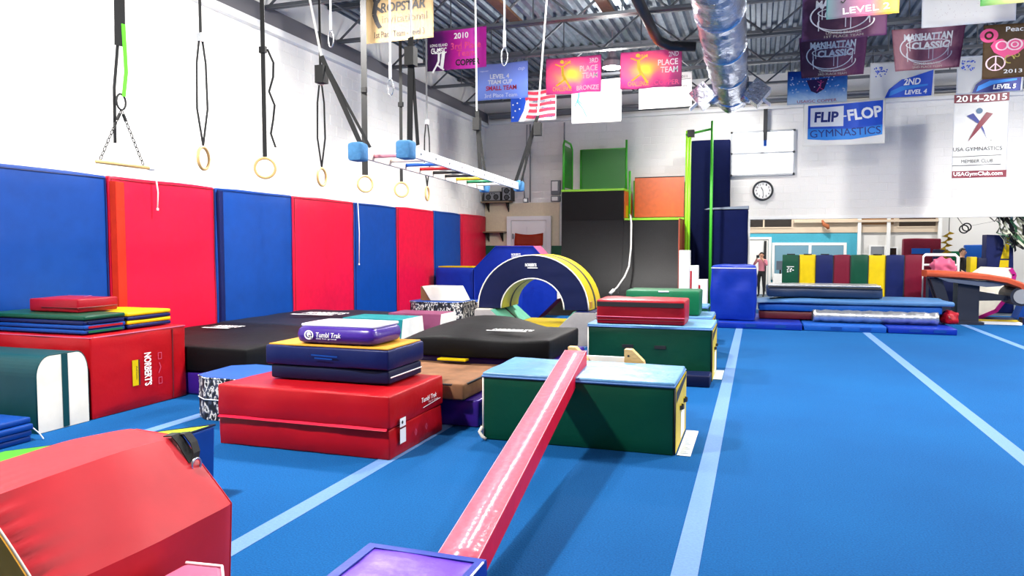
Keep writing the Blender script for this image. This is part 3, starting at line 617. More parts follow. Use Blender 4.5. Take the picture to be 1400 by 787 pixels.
t, f = banner('dark plum skyline banner hanging directly below the level 2 pair', .62, 1.72, 4.59, 5.29, 14.0, PLUM, 11, .01, grp='skyline banners', taper=.1); manhattan(t, f, 'USAIGC COPPER', '3RD PLACE TEAM')
t, f = banner('violet skyline banner with pale edge, partly behind the level 2 banner', .57, 1.72, 4.71, 5.37, 12.0, PLUM, 12, .01, grp='skyline banners'); manhattan(t, f, 'USAIGC BRONZE', '1ST PLACE TEAM', .8)
t, f = banner('rose coloured skyline banner between the two columns of white banners', 2.08, 3.18, 4.6, 5.3, 14.0, ROSE, 13, .01, grp='skyline banners', taper=.14); manhattan(t, f, 'GOLD SILVER', '2ND PLACE TEAM')
t, f = banner('rainbow fading level 2 banner at the top edge', .79, 1.64, 4.59, 5.3, 10.5, grad_mat('rainbow_fade', [(0, '#4a7a80'), (.3, '#8a6080'), (.6, '#c86a90'), (.85, '#f0b040'), (1, '#f0d060')], 'X', .55), 14, .008)
text('LEVEL 2', M_WINK, t, .55, .13, .64, .11, f, 0, .0, .05); text('STATE', M_INK, t, .55, .42, .4, .14, f); patch(stroke([(.2, .3), (.23, .26), (.28, .34)], .02), M_INK, t, f)
t, f = banner('plain white banner with faint speckles at the top edge', 2.22, 3.41, 4.84, 5.36, 12.3, CB, 15, .006); patch([disc_poly(random.uniform(.15, .75), random.uniform(.2, .95), .004, .008, 5) for _ in range(60)], mat('faint_grey', '#c8bcc0', .6), t, f)
t, f = banner('brown banner with a pink scroll heart and peace sign, 2013', 3.19, 4.4, 4.18, 4.99, 13.0, mat('banner_brown', '#6a5236', .6, 0, 0, 6, .12), 16, .008)
patch(ring_poly(.06, .8, .1, .13, .05), CPK, t, f); patch([disc_poly(.06, .8, .03, .04)], CPK, t, f)
patch([[(.08, .6), (.12, .7), (.2, .73), (.26, .66), (.34, .73), (.44, .68), (.46, .56), (.38, .44), (.24, .36), (.12, .48)]], CPK, t, f); patch(ring_poly(.2, .6, .07, .09, .02)+ring_poly(.34, .61, .09, .11, .022)+ring_poly(.34, .61, .045, .055, .018), mat('print_blush', '#ffd8e0', .5), t, f2 := (lambda u, v, f=f: f(u, v)+Vector((0, -.004, 0))))
patch(ring_poly(.14, .28, .11, .14, .018)+stroke([(.14, .14), (.14, .42)], .016)+stroke([(.14, .28), (.07, .18)], .016)+stroke([(.14, .28), (.21, .18)], .016), mat('print_blush', '#ffd8e0', .5), t, f)
patch(ring_poly(.29, .34, .06, .08, .02, 16, 0, 5)+ring_poly(.37, .41, .03, .04, .012), M_OLV := mat('print_olive', '#b8a84a', .5), t, f); text('2013', M_WINK, t, .33, .12, .2, .07, f, 0, .01); text('Peace Love', M_WINK, t, .48, .9, .48, .09, f, 0, .01); text('Team', M_WINK, t, .78, .72, .25, .1, f); text('2nd', M_WINK, t, .76, .56, .2, .1, f); text('Place', M_WINK, t, .8, .36, .25, .1, f)
t, f = banner('green and pink banner edge at the top right corner', 2.53, 3.5, 4.58, 5.3, 10.5, grad_mat('green_pink_fade', [(0, '#4a9a50'), (.3, '#c8d890'), (.7, '#f0c8b8'), (1, '#d03a60')], 'X', .5), 17, .006)
for (x0, x1, s, lv, lab, dark) in ((2.02, 3.14, 18, 'LEVEL 4', 'white and blue snow banner, second place level 4', CBL), (3.51, 4.6, 19, 'LEVEL 5', 'white and navy snow banner, level 5 team, behind the brown one', CN)):
    t, f = banner(lab, x0, x1, 4.5, 5.22, 16.0, CB, s, .012, grp='snow banners')
    patch([[(.24, .03), (.3, .25), (.5, .5), (.7, .58), (.98, .7), (.96, .03)]], dark, t, f); f2 = lambda u, v, f=f: f(u, v)+Vector((0, -.004, 0))
    patch([[(.3, .06), (.55, .22), (.9, .3), (.9, .34), (.5, .32), (.33, .2)]], mat('print_sky', '#2a86dc', .5), t, f2)
    f3 = lambda u, v, f=f: f(u, v)+Vector((0, -.008, 0)); text('2ND' if s == 18 else 'TEAM', M_WINK, t, .66, .43, .26 if s == 18 else .3, .18 if s == 18 else .1, f3, .15, .03); text(lv, M_WINK, t, .72, .15, .34, .12, f3, .15, .03)
    patch([disc_poly(.17+.1*random.uniform(-1, 1), .75+.13*random.uniform(-1, 1), .012, .02, 6) for _ in range(30)], CBL, t, f)
# tall club member banner
t, f = banner('tall white club member banner with red bands and crossed-figure emblem, at far right', 3.95, 4.97, 3.11, 4.89, 18.15, CB, 20, .012)
MB = mat('print_wine', '#6a1028', .5); patch([[(0, .9), (1, .9), (1, 1), (0, 1)], [(0, 0), (1, 0), (1, .085), (0, .085)]], MB, t, f); f2 = lambda u, v, f=f: f(u, v)+Vector((0, -.005, 0))
text('2014-2015', M_WINK, t, .5, .95, .92, .075, f2, 0, .02); text('USAGymClub.com', M_WINK, t, .48, .042, .9, .06, f2, 0, .015)
patch([disc_poly(.47, .8, .06, .035)], mat('emblem_slate', '#3a5a78', .5), t, f)
patch([[(.24, .745), (.36, .775), (.5, .66), (.56, .58), (.6, .5), (.64, .43), (.58, .52), (.46, .645)]], CN, t, f); patch([[(.72, .76), (.6, .78), (.47, .67), (.38, .57), (.33, .5), (.28, .43), (.36, .55), (.5, .665)]], MB, t, f2)
text('USA GYMNASTICS', M_INK, t, .46, .345, .9, .045, f); text('MEMBER CLUB', M_INK, t, .46, .2, .58, .04, f); patch(stroke([(.0, .255), (.9, .265)], .006)+stroke([(.0, .15), (.9, .155)], .006), M_INK, t, f); patch([disc_poly(.7, .44, .01, .006)], M_INK, t, f)

# ---------------------------------------------------------------- left foreground
# big red trapezoid block, runs along Y; near end yellow
SEC = [(-3.28, .0), (-2.4, .0), (-2.38, .41), (-2.67, .72), (-2.97, .74), (-3.3, .43)]
t = thing('trapezoid_block', 'big red trapezoid foam block filling the lower left corner', 'foam block', (-2.85, 2.4, 0))
b = bm_new(); y0, y1 = 1.875, 2.86; NY = 30
def resec(k=20):
    out = []
    for i in range(len(SEC)):
        (a, c), (d, e) = SEC[i], SEC[(i+1) % len(SEC)]
        for j in range(k): out.append((a+(d-a)*j/k, c+(e-c)*j/k))
    return out
R = resec(); rows = []
for j in range(NY+1):
    y = y0+(y1-y0)*j/NY; row = []
    for i, (x, z) in enumerate(R):
        cx, cz = -2.85, .36; d = Vector((x-cx, 0, z-cz)).normalized(); e = min(j, NY-j)/NY
        pk = .007*math.sin(i*1.7)*math.exp(-(j/NY)*16)*(1-math.exp(-(j/NY)*50))*2 if z > .01 else 0
        k = .02*math.sin(PI*j/NY) + .010*noise.noise(Vector((x*3, y*3, z*3))) + pk - .012*math.exp(-e*40)
        row.append(b.verts.new((x+d.x*k, y, max(0, z+d.z*k))))
    rows.append(row)
for j in range(NY):
    for i in range(len(R)): b.faces.new((rows[j][i], rows[j][(i+1) % len(R)], rows[j+1][(i+1) % len(R)], rows[j+1][i]))
b.faces.new(rows[-1]); E0 = [v.co.copy() for v in rows[0]]; E1 = [v.co.copy() for v in rows[-1]]; obj('cover', b, M_REDFG, t, True, 24)
b = bm_new(); prism(b, [(p.x, p.z) for p in E0], 'y', y0-.012, y0-.002); obj('end_panel', b, M_ORYEL, t)
obj('end_piping', tube(bm_new(), E0, .006, 6, closed=True), M_CREAM, t, True)
obj('end_piping', tube(bm_new(), E1, .004, 6, closed=True), M_REDFG, t, True)
hd = obj('carry_strap', strap(bm_new(), [(-2.69, y1-.08, .738), (-2.65, y1-.07, .74), (-2.62, y1-.065, .705), (-2.585, y1-.06, .65), (-2.56, y1-.06, .615)], (.1, 1, .1), .05, .006), M_BLACK, t)
obj('strap_loop', strap(bm_new(), [(-2.66, y1-.04, .735), (-2.62, y1-.03, .74), (-2.58, y1-.03, .7), (-2.555, y1-.04, .655), (-2.555, y1-.05, .62)], (.1, 1, .1), .04, .006), M_BLACK, hd)
obj('ring', tube(bm_new(), [(-2.545, y1-.055+.03*math.cos(a), .6+.03*math.sin(a)) for q, a in enumerate([2*PI*k/12 for k in range(12)])], .006, 6, closed=True), M_CHROME, hd, True)
# green and yellow incline behind it
t = thing('incline_mat', 'green and yellow topped incline mat with a blue end, behind the big red block', 'incline mat', (-4.4, 3.5, 0))
b = bm_new(); prism(b, [(-5.3, 0), (-3.4, 0), (-3.38, .46), (-5.3, .11)], 'y', 3.02, 3.9); obj('body', bevel(b, .012), M_BLUE, t)
def slab(x0, x1, y0, y1, m, nm='top_panel'):
    zf = lambda x: .46-(-3.38-x)*.35/1.92+.006
    b = bm_new(); v = [b.verts.new((x, y, zf(x)+d)) for d in (-.004, .006) for x, y in ((x0, y0), (x1, y0), (x1, y1), (x0, y1))]
    for q in ((3,2,1,0), (4,5,6,7), (0,1,5,4), (1,2,6,5), (2,3,7,6), (3,0,4,7)): b.faces.new([v[k] for k in q])
    obj(nm, b, m, t)
slab(-5.29, -4.4, 3.03, 3.89, M_LTGREEN); slab(-4.4, -3.39, 3.03, 3.89, M_LIME)
obj('piping', tube(bm_new(), [(-5.3, 3.9, .115), (-3.38, 3.9, .47), (-3.38, 3.02, .47)], .008, 6), M_NAVYD, t)
# pink block at the bottom edge
t = thing('foam_block', 'pink foam block top peeking in at the bottom edge beside the red block', 'foam block', (-2.14, 2.2, 0))
obj('cover', bevel(prism(bm_new(), [(-2.3, 1.9), (-2.02, 1.9), (-2.02, 2.36), (-2.12, 2.47), (-2.29, 2.45)], 'z', 0, .3), .02), M_PINK, t)
obj('piping', tube(bm_new(), [(-2.02, 1.9, .3), (-2.02, 2.36, .3), (-2.12, 2.47, .3), (-2.29, 2.45, .3)], .007, 6), mat('piping_blush', '#f4d4d8', .5), t, True)
# purple block holding the low end of the beam
t = thing('mat_block', 'purple mat block with blue binding at the low end of the beam', 'mat block', (-1.36, 2.5, 0))
obj('cover', softbox(-1.64, -1.085, 2.05, 2.87, 0, .3, .015, .012, 5, .0, 10, 3), M_LILAC, t, True)
for a, c, d, e in ((-1.645, -1.6, 2.05, 2.875), (-1.12, -1.08, 2.05, 2.875), (-1.6, -1.12, 2.835, 2.875)):
    obj('binding', bevel(box(bm_new(), a, c, d, e, .298, .306), .002), M_BLUE2, t)
obj('side_binding', box(bm_new(), -1.084, -1.078, 2.05, 2.875, .0, .3), M_BLUE2, t); obj('zip', tube(bm_new(), [(-1.082, 2.08, .307), (-1.082, 2.84, .307)], .005, 5), M_WHITE, t)
# red beam
t = thing('floor_beam', 'long red padded beam sloping from the green box down to the purple block', 'balance beam', (-1.4, 4.6, 0))
b = bm_new(); N0, N1 = Vector((-1.25, 2.93, .25)), Vector((-1.545, 6.42, .705)); d = (N1-N0).normalized(); s = d.cross(Vector((0, 0, 1))).normalized(); u = s.cross(d)
def bp(q, a, h): return N0.lerp(N1, q)+s*a+u*h
def bar(a0, a1, h0, h1, q0=0, q1=1, seg=24, amp=0):
    b = bm_new(); pv = None
    for k in range(seg+1):
        q = q0+(q1-q0)*k/seg; w2 = amp*noise.noise(Vector((q*40, a0*9, 2)))
        c = [b.verts.new(bp(q, a, h+(w2 if h == h1 else 0))) for a, h in ((a0, h0), (a1, h0), (a1, h1), (a0, h1))]
        if pv:
            for j in range(4): b.faces.new((pv[j], pv[(j+1) % 4], c[(j+1) % 4], c[j]))
        else: b.faces.new(c[::-1])
        pv = c
    b.faces.new(pv); return b
obj('pad', bevel(bar(-.1, .1, -.125, 0, amp=.0), .01, 2, 40), M_REDB, t, True, 40)
obj('top_suede', bar(-.093, .093, .0005, .004, .002, .998, 30, .002), mat('beam_top', '#ea6c80', .24, 0, .2, 24, .1), t, True)  # base made pinker to suggest the highlight along the beam top
for a in (-.096, .096): obj('seam', tube(bm_new(), [bp(q/10, a, .002) for q in range(11)], .0025, 5), mat('beam_seam', '#f4a0b0', .5), t)
obj('foot', box(bm_new(), -1.33, -1.17, 2.95, 3.1, 0, .135), M_NAVY, t); obj('end_tab', box(bm_new(), -1.45, -1.41, 5.95, 5.99, .582, .62), M_BLUE, t)
# green box with pale blue top
def vault_box(lab, x0, x1, y0, y1, h, seed, end=True):
    t = thing('trainer_box', lab, 'vault box', ((x0+x1)/2, (y0+y1)/2, 0), 0, 'green boxes with pale blue tops')
    obj('cover', softbox(x0, x1, y0, y1, 0, h-.035, .012, .012, 2.4, .012, 10, seed), M_GREEN, t, True)
    obj('top_pad', softbox(x0-.006, x1+.006, y0-.006, y1+.006, h-.033, h, .014, .01, 3, .006, 10, seed+1, flat=True), M_SKYTOP, t, True)
    obj('top_binding', tube(bm_new(), [(x0-.004, y1, h-.034), (x0-.004, y0-.008, h-.034), (x1+.006, y0-.008, h-.034), (x1+.006, y1, h-.034)], .009, 6), M_TAPE, t, True)
    obj('corner_piping', tube(bm_new(), [(x0+.002, y0, .01), (x0+.002, y0, h-.04)], .008, 6), M_CREAM, t, True)
    if end:
        obj('end_panel', bevel(box(bm_new(), x1+.008, x1+.016, y0+.01, y1-.01, .015, h-.05), .003), M_YEL, t)
        obj('corner_piping', tube(bm_new(), [(x1+.008, y0, .01), (x1+.008, y0, h-.04)], .007, 6), M_INK, t, True)
        f = FX(x1+.018); patch([[(y0+.03, h-.08), (y1-.05, h-.055), (y1-.05, h-.09), (y0+.03, h-.17)]], M_INK, t, f, 'print')
        patch([[(y0+(y1-y0)*.45, .04), (y0+(y1-y0)*.8, .04), (y0+(y1-y0)*.8, h*.45), (y0+(y1-y0)*.45, h*.45)]], M_WHITE, t, f, 'sticker')
        for q in (.45, .8):
            ym = y0+(y1-y0)*q; handle(t, [(x1+.018, ym-.09, h*.55), (x1+.04, ym-.06, h*.55), (x1+.04, ym+.03, h*.53), (x1+.018, ym+.06, h*.53)], (0, 0, 1), .035)
    return t
t = vault_box('nearest green box with pale blue top and yellow end, the beam rests on it', -2.2, -.6, 5.78, 6.66, .58, 1)
for x in (-1.42, -1.2): obj('handle_slot', bevel(box(bm_new(), x-.05, x+.05, 5.772, 5.782, .27, .3), .003), M_INK, t)
obj('corner_tie', tube(bm_new(), [(-2.2, 5.77, .11), (-2.22, 5.75, .07), (-2.19, 5.74, .03), (-2.16, 5.74, .012)], .016, 6), M_CREAM, t, True)
t = thing('paper_sheet', 'white printed sheet lying on the carpet at the yellow end of the nearest green box', 'paper', (-.52, 6.1, 0))
obj('sheet', box(bm_new(), -.575, -.47, 5.8, 6.62, .003, .006), M_WHITE, t); patch([q for k in range(16) for q in stroke([(-.555, 5.86+k*.045), (-.49-.02*(k % 3), 5.86+k*.045)], .012)], mat('paper_ink', '#6a90b8', .6), t, lambda u, v: Vector((u, v, .0075)), 'print')
t = vault_box('second green box with pale blue top, carrying the red bolster', -2.03, -.51, 9.1, 10.05, .67, 4)
for x in (-1.52, -1.12): obj('handle_slot', bevel(box(bm_new(), x-.07, x+.07, 9.08, 9.102, .38, .42), .004), M_INK, t)
t = thing('paper_sheet', 'pale sheet on the carpet beside the second green box', 'paper', (-.44, 9.6, 0)); obj('sheet', box(bm_new(), -.5, -.39, 9.3, 10.0, .003, .006), mat('paper_pale', '#b8ccd8', .7), t)
vault_box('farthest green box with pale blue top, carrying the green bolster', -1.75, -.62, 11.0, 11.9, .62, 7)
t = vault_box('low stub of a green box seen between the green bolster and the blue column', -1.4, -.8, 12.9, 13.5, .62, 9, False)
def bolster(lab, x0, x1, y0, y1, z0, z1, m, band):
    t = thing('bolster', lab, 'bolster', ((x0+x1)/2, (y0+y1)/2, z0)); obj('cover', softbox(x0, x1, y0, y1, z0, z1, .025, .01, 4, .012, 9, z0*9), m, t, True)
    if band:
        obj('hook_band', bevel(box(bm_new(), x0+.01, x1-.01, y0-.016, y0-.008, z1-.085, z1-.028), .002), M_INK, t)
        obj('seam', tube(bm_new(), [(x0, y0-.008, z0+.09), (x1, y0-.008, z0+.09)], .006, 5), M_PINK, t); obj('lower_seam', tube(bm_new(), [(x0, y0-.008, z0+.05), (x1, y0-.008, z0+.05)], .004, 5), M_REDSEAM, t)
    else: obj('tie', tube(bm_new(), [((x0+x1)/2+.05*k, y0-.01+.012*(k % 2), z1-.015) for k in range(-1, 3)], .012, 6), M_WHITE, t, True)
bolster('red bolster with a black band lying on the second green box', -1.93, -.83, 9.12, 9.75, .672, .975, M_CRIM, True)
bolster('green bolster with a white tie behind the red one', -1.88, -.8, 11.02, 11.7, .622, .985, M_GREENM, False)
tag(obj('landing_mat', softbox(-.98, -.5, 8.72, 9.06, 0, .14, .02, .006, 4, 0, 5), M_NAVYD, None, True), 'small dark navy mat on the carpet against the second green box', 'mat')
for k, x in enumerate((-1.66, -1.12)):
    t = thing('wooden_stand', ('left' if k == 0 else 'right')+' wooden triangle bracket of the board behind the nearest green box', 'stand', (x, 6.85, 0), 0, 'wooden triangle brackets')
    obj('bracket', bevel(prism(bm_new(), [(x-.04, 0), (x+.17, 0), (x+.17, .48), (x+.14, .585), (x+.03, .69), (x-.04, .69)], 'y', 6.74, 6.83), .005), M_WOOD, t); obj('screw', tube(bm_new(), [(x, 6.735, .63), (x, 6.74, .63)], .01, 8), M_INK, t)
tag(obj('stop_board', bevel(box(bm_new(), -1.6, -1.14, 6.84, 6.87, 0, .6), .004), M_WHITE), 'white board standing between the two wooden brackets', 'board')
# red stacked mat with navy box and purple air mat
t = thing('folding_mat', 'large red two-layer mat block in the middle, under the navy box', 'mat block', (-3.44, 5.4, 0))
obj('lower_layer', softbox(-4.25, -2.655, 4.955, 5.95, 0, .238, .014, .014, 4.5, .006, 14, 2, flat=True), M_RED, t, True)
obj('upper_layer', softbox(-4.25, -2.65, 4.95, 5.95, .24, .5, .018, .014, 4.5, .008, 14, 5, flat=True), M_RED, t, True)
obj('fold_flap', bevel(prism(bm_new(), [(4.952, .25), (4.925, .232), (4.952, .228)], 'x', -4.24, -2.67), .003), M_REDB, t)
f = FX(-2.628); lb = patch([[(5.08, .1), (5.18, .1), (5.18, .215), (5.08, .215)], [(5.08, .23), (5.18, .23), (5.18, .3), (5.08, .3)]], M_WHITE, t, f, 'care_label'); patch([disc_poly(5.12, .265, .014), [(5.08, .219), (5.18, .219), (5.18, .227), (5.08, .227)]], M_INK, lb, FX(-2.6265), 'print')
text('Tumbl Trak', M_WINK, t, 5.62, .365, .3, .04, f, .15, .012); text('The U. Group', M_WINK, t, 5.7, .325, .2, .022, f, .15); patch(stroke([(5.5, .3), (5.85, .318)], .006), M_WINK, t, f)
for y in (5.36, 5.56): patch(ring_poly(y, .13, .02, .03, .008, 4), M_PINK, t, f, 'print')
t = thing('mat_box', 'navy two-layer box with an amber top, on the red mat block', 'mat block', (-3.45, 5.65, .51))
obj('lower_layer', softbox(-3.98, -2.84, 5.3, 5.92, .512, .63, .02, .01, 4, .006, 9, 1), M_NAVYD, t, True); obj('upper_layer', softbox(-4.02, -2.83, 5.28, 5.94, .633, .8, .02, .01, 4, .008, 9, 3), M_NAVY, t, True)
obj('top_panel', softbox(-4.0, -2.85, 5.3, 5.92, .797, .812, .006, .003, 3, 0, 6), M_ORYEL, t, True); obj('seam', tube(bm_new(), [(-2.835, 5.32, .57), (-2.835, 5.9, .57)], .006, 5), M_WHITE, t)
obj('yellow_tab', bevel(box(bm_new(), -3.2, -3.06, 5.86, 5.925, .813, .9), .006), M_YEL, t)
patch(stroke([(-3.55, .735), (-3.3, .728)], .012)+stroke([(-3.52, .71), (-3.35, .705)], .012), M_BLUE, t, FY(5.262), 'print')
t = thing('air_mat', 'puffy purple and white inflatable mat on top of the navy box', 'inflatable mat', (-3.35, 5.5, .82))
zz = .815; P = []
b = softbox(-3.75, -2.98, 5.32, 5.84, zz, zz+.155, .07, .004, 4, .012, 9); fs = [q for q in b.faces]
obj('body', b, M_PURP, t, True); obj('top_panel', softbox(-3.72, -3.01, 5.37, 5.82, zz+.145, zz+.172, .012, .003, 4, .006, 7), mat('air_white', '#e8e6f4', .25), t, True)
f = FY(5.306); text('Tumbl Trak', M_WINK, t, -3.41, zz+.085, .24, .042, f, .15, .012); patch(ring_poly(-3.6, zz+.082, .045, .04, .012), M_WINK, t, f); patch([disc_poly(-3.6, zz+.085, .02, .022)]+stroke([(-3.6, zz+.08), (-3.57, zz+.05)], .014), M_WINK, t, f); text('the fun group', M_WINK, t, -3.43, zz+.052, .2, .014, f)
# camo pouf beside it
t = thing('mat_block', 'blue-topped camouflage block beside the red mat block', 'mat block', (-4.7, 5.95, 0))
pl = [(-5.1, 5.68), (-4.95, 5.58), (-4.3, 5.58), (-4.3, 6.28), (-4.95, 6.35), (-5.15, 6.2)]
obj('sides', bevel(prism(bm_new(), pl, 'z', 0, .4), .012), M_CAMO, t); obj('top', bevel(prism(bm_new(), pl, 'z', .401, .415), .005), M_BLUEL, t); obj('piping', tube(bm_new(), [(x, y, .402) for x, y in pl], .009, 6, closed=True), M_CAMO, t, True); obj('seam', tube(bm_new(), [(x, y-.004, .2) for x, y in pl[:3]], .006, 5), M_WHITE, t)
# ---------------------------------------------------------------- left wall group
t = thing('mat_block', 'big red block by the left wall with upright lettering on its end', 'mat block', (-6.7, 5.8, 0))
obj('cover', softbox(-7.44, -5.955, 5.24, 6.45, 0, .79, .02, .012, 3, .012, 14, 8, flat=True), M_RED, t, True)
obj('flap_seam', tube(bm_new(), [(-5.944, 6.24, .03), (-5.944, 6.25, .76)], .008, 6), M_REDSEAM, t); obj('top_seam', tube(bm_new(), [(-7.45, 5.24, .778), (-5.96, 5.24, .778), (-5.95, 6.44, .778)], .006, 6), M_PINK, t)
f = FX(-5.936); text("NORBERT'S", M_WINK, t, 5.9, .385, .34, .095, f, 0, .03, -PI/2); patch([[(5.7, .24), (5.775, .24), (5.775, .5), (5.7, .5)]], M_YEL, t, f, 'sticker'); patch([[(5.778, .24), (5.795, .24), (5.795, .5), (5.778, .5)]], M_INK, t, f); text('Athletic', M_INK, t, 5.755, .37, .14, .02, FX(-5.934), 0, 0, -PI/2)
for z in (.24, .5): patch(ring_poly(6.06, z, .035, .05, .008, 4, PI/4, PI/4+2*PI), M_PINK, t, f, 'print')
patch(stroke([(6.04, .32), (6.07, .38), (6.05, .43)], .008), M_PINK, t, f, 'print')
t = thing('arch_block', 'dark teal round-topped block with white end, in front of the lettered red block', 'foam block', (-6.7, 4.95, 0))
sec = [(4.68, 0), (4.68, .5)]+[(4.68+.135-.135*math.cos(a), .5+.18*math.sin(a)) for a in [PI/2*k/8 for k in range(1, 9)]]+[(5.2-.11+.11*math.sin(a), .48+.2*math.cos(a)) for a in [PI/2*k/8 for k in range(0, 9)]]+[(5.2, 0)]
obj('cover', prism(bm_new(), sec, 'x', -7.5, -5.965), M_TEAL, t, False); obj('end_panel', prism(bm_new(), [(4.94+(y-4.94)*.985, .004+z*.985) for y, z in sec], 'x', -5.963, -5.95), M_CREAM, t)
obj('end_stripe', bevel(box(bm_new(), -5.949, -5.943, 4.925, 4.985, .01, .675), .002), M_TEAL, t); obj('end_piping', tube(bm_new(), [(-5.955, y, z) for y, z in sec], .006, 5, closed=True), M_TEAL, t, True)
t = thing('panel_mat', 'blue folded panel mat, four layers, at the left edge below the teal block', 'panel mat', (-6.2, 4.3, 0))
for k in range(4): obj('panel', softbox(-6.9+.02*(k % 2), -5.8+.015*((k*7) % 3), 3.98, 4.5, .053*k, .053*k+.05, .014, .004, 5, .002, 6, k), M_BLUE, t, True)
obj('end_tie', tube(bm_new(), [(-5.79, 4.5, .12), (-5.76, 4.54, .06), (-5.74, 4.56, .01)], .006, 5), M_WHITE, t)
t = thing('panel_mat', 'green-topped folded panel mat stacked on the red block', 'panel mat', (-6.9, 5.7, .8))
for k, m in enumerate((M_BLUE, M_BLUE, M_NAVY, M_GREEN)): obj('panel', softbox(-7.45, -6.1+.012*(k % 2), 5.3, 5.78, .8+.045*k, .8+.045*k+.042, .014, .005, 4, .002, 7, k), m, t, True)
for k, m in enumerate((M_GREENM, M_CRIM, M_NAVY)): obj('end_edge', box(bm_new(), -6.088, -6.083, 5.34, 5.74, .812+.045*k, .832+.045*k), m, t)
t = thing('panel_mat', 'yellow and navy folded panel mat behind the green-topped one', 'panel mat', (-6.7, 6.15, .8))
for k, m in enumerate((M_NAVY, M_YEL, M_NAVY, M_YEL)): obj('panel', softbox(-7.4, -6.1, 5.82, 6.4, .8+.042*k, .8+.042*k+.039, .013, .004, 4, .002, 7, k+9), m, t, True)
t = thing('cushion_block', 'small red cushion block on top of the green panel mat', 'cushion', (-6.6, 5.75, .98))
obj('cover', softbox(-7.08, -6.42, 5.52, 6.0, .982, 1.115, .016, .008, 5, .006, 8, 2), M_CRIM, t, True); obj('seam', tube(bm_new(), [(-6.9, 5.511, 1.03), (-6.412, 5.511, 1.03), (-6.412, 5.98, 1.03)], .005, 5), M_REDSEAM, t)
patch(stroke([(-7.0, 5.9), (-6.7, 5.93), (-6.55, 5.7)], .02), M_PINK, t, lambda u, v: Vector((u, v, 1.124)), 'print')
def crash(lab, x0, x1, y0, y1, z0, z1, m, seed, logo=None, sag=None, n=14):
    t = thing('crash_mat', lab, 'crash mat', ((x0+x1)/2, (y0+y1)/2, z0), 0, 'soft crash mats')
    obj('cover', softbox(x0, x1, y0, y1, z0, z1, .03, .02, 2.2, .012, n, seed, sag), m, t, True)
    if logo:
        cx, cy, wd, hh, zz = logo; text('NORBERT\'S', M_WINK, t, cx, cy, wd, hh, lambda u, v: Vector((u, v, zz)), .1, .03); patch([[(cx-wd*.6, cy-hh*1.1), (cx+wd*.4, cy-hh*1.0), (cx+wd*.4, cy-hh*.7), (cx-wd*.6, cy-hh*.8)]], M_WINK, t, lambda u, v: Vector((u, v, zz)))
    return t
tag(obj('base_mat', softbox(-7.45, -5.25, 6.5, 8.6, 0, .25, .03, .012, 3, .006, 9, 1, flat=True), M_PURP, None, True), 'purple base mat under the black crash mat by the left wall', 'mat')
crash('black crash mat with a white print, between the lettered red block and the wall pads', -7.38, -5.2, 6.5, 8.66, .255, .54, M_BLK, 3, (-6.75, 8.1, .4, .22, .568))
tag(obj('base_mat', softbox(-7.43, -5.75, 8.75, 11.0, 0, .26, .03, .01, 3, .004, 9, 2, flat=True), M_NAVYD, None, True), 'dark base mat under the far navy crash mat', 'mat')
crash('wide navy crash mat with a white print behind the black one, along the wall pads', -7.44, -5.72, 8.72, 11.1, .265, .54, mat('crash_slate', '#161c2c', .65, 0, .15, 6, .08, .2), 6, (-6.4, 9.9, .7, .3, .6))
t = crash('black crash mat with a humped top behind the brown mat', -3.66, -1.98, 7.1, 8.4, .475, .7, M_BLK, 9, (-2.5, 7.5, .45, .12, .74), lambda u, v: .09*v*math.sin(PI*min(1, u*1.3))+.02*math.sin(u*6)-.05*(1-v)*(1-u))
obj('yellow_tab', bevel(box(bm_new(), -3.18, -2.86, 7.0, 7.1, .45, .468), .004), M_YEL, t)
tag(obj('base_mat', softbox(-3.62, -1.92, 7.24, 8.45, 0, .465, .03, .014, 4, .006, 9, 5, flat=True), M_PURP, None, True), 'purple base mat under the humped black crash mat', 'mat')
tag(obj('base_mat', softbox(-3.6, -2.37, 6.12, 7.2, 0, .25, .03, .016, 4, .008, 9, 6, flat=True), M_PURP, None, True), 'purple base mat under the brown suede mat', 'mat')
t = thing('suede_mat', 'brown suede-topped mat between the red block and the nearest green box', 'mat', (-3.0, 6.6, .26))
obj('cover', softbox(-3.55, -2.48, 6.02, 7.19, .262, .41, .02, .012, 3, .008, 9, 2), M_BROWN, t, True); obj('edge_binding', tube(bm_new(), [(-3.5, 6.02, .4), (-2.6, 6.02, .4), (-2.48, 6.12, .4), (-2.475, 7.1, .4)], .01, 6), M_INK, t, True)
def trap_block(lab, x0, x1, y0, y1, h, m, cut=.16):
    t = thing('trapezoid_block', lab, 'foam block', ((x0+x1)/2, (y0+y1)/2, 0), 0, 'small trapezoid blocks'); s = [(y0, 0), (y1, 0), (y1-cut, h), (y0+cut, h)]
    obj('cover', bevel(prism(bm_new(), s, 'x', x0, x1-.012), .01), m, t); obj('end_panel', bevel(prism(bm_new(), s, 'x', x1-.011, x1), .003), M_CREAM, t)
trap_block('teal trapezoid block with a white end, in front of the mauve one', -5.66, -4.68, 9.05, 9.92, .62, M_TEALL, .13)
trap_block('mauve trapezoid block with a white end, behind the teal one', -5.4, -4.5, 9.95, 10.75, .62, M_MAUVE, .13)
def camo(lab, pl, h):
    t = thing('mat_block', lab, 'mat block', (pl[0][0], pl[0][1], 0)); obj('sides', bevel(prism(bm_new(), pl, 'z', 0, h), .012), M_CAMO, t)
    obj('top', bevel(prism(bm_new(), pl, 'z', h+.001, h+.02), .006), M_BLUEL, t); obj('piping', tube(bm_new(), [(x, y, h) for x, y in pl], .014, 6, closed=True), M_CAMO, t, True)
camo('blue-topped camouflage block carrying the cream wedge', [(-5.98, 12.0), (-5.8, 11.85), (-5.1, 11.85), (-4.95, 12.0), (-4.95, 12.6), (-5.98, 12.6)], .64)
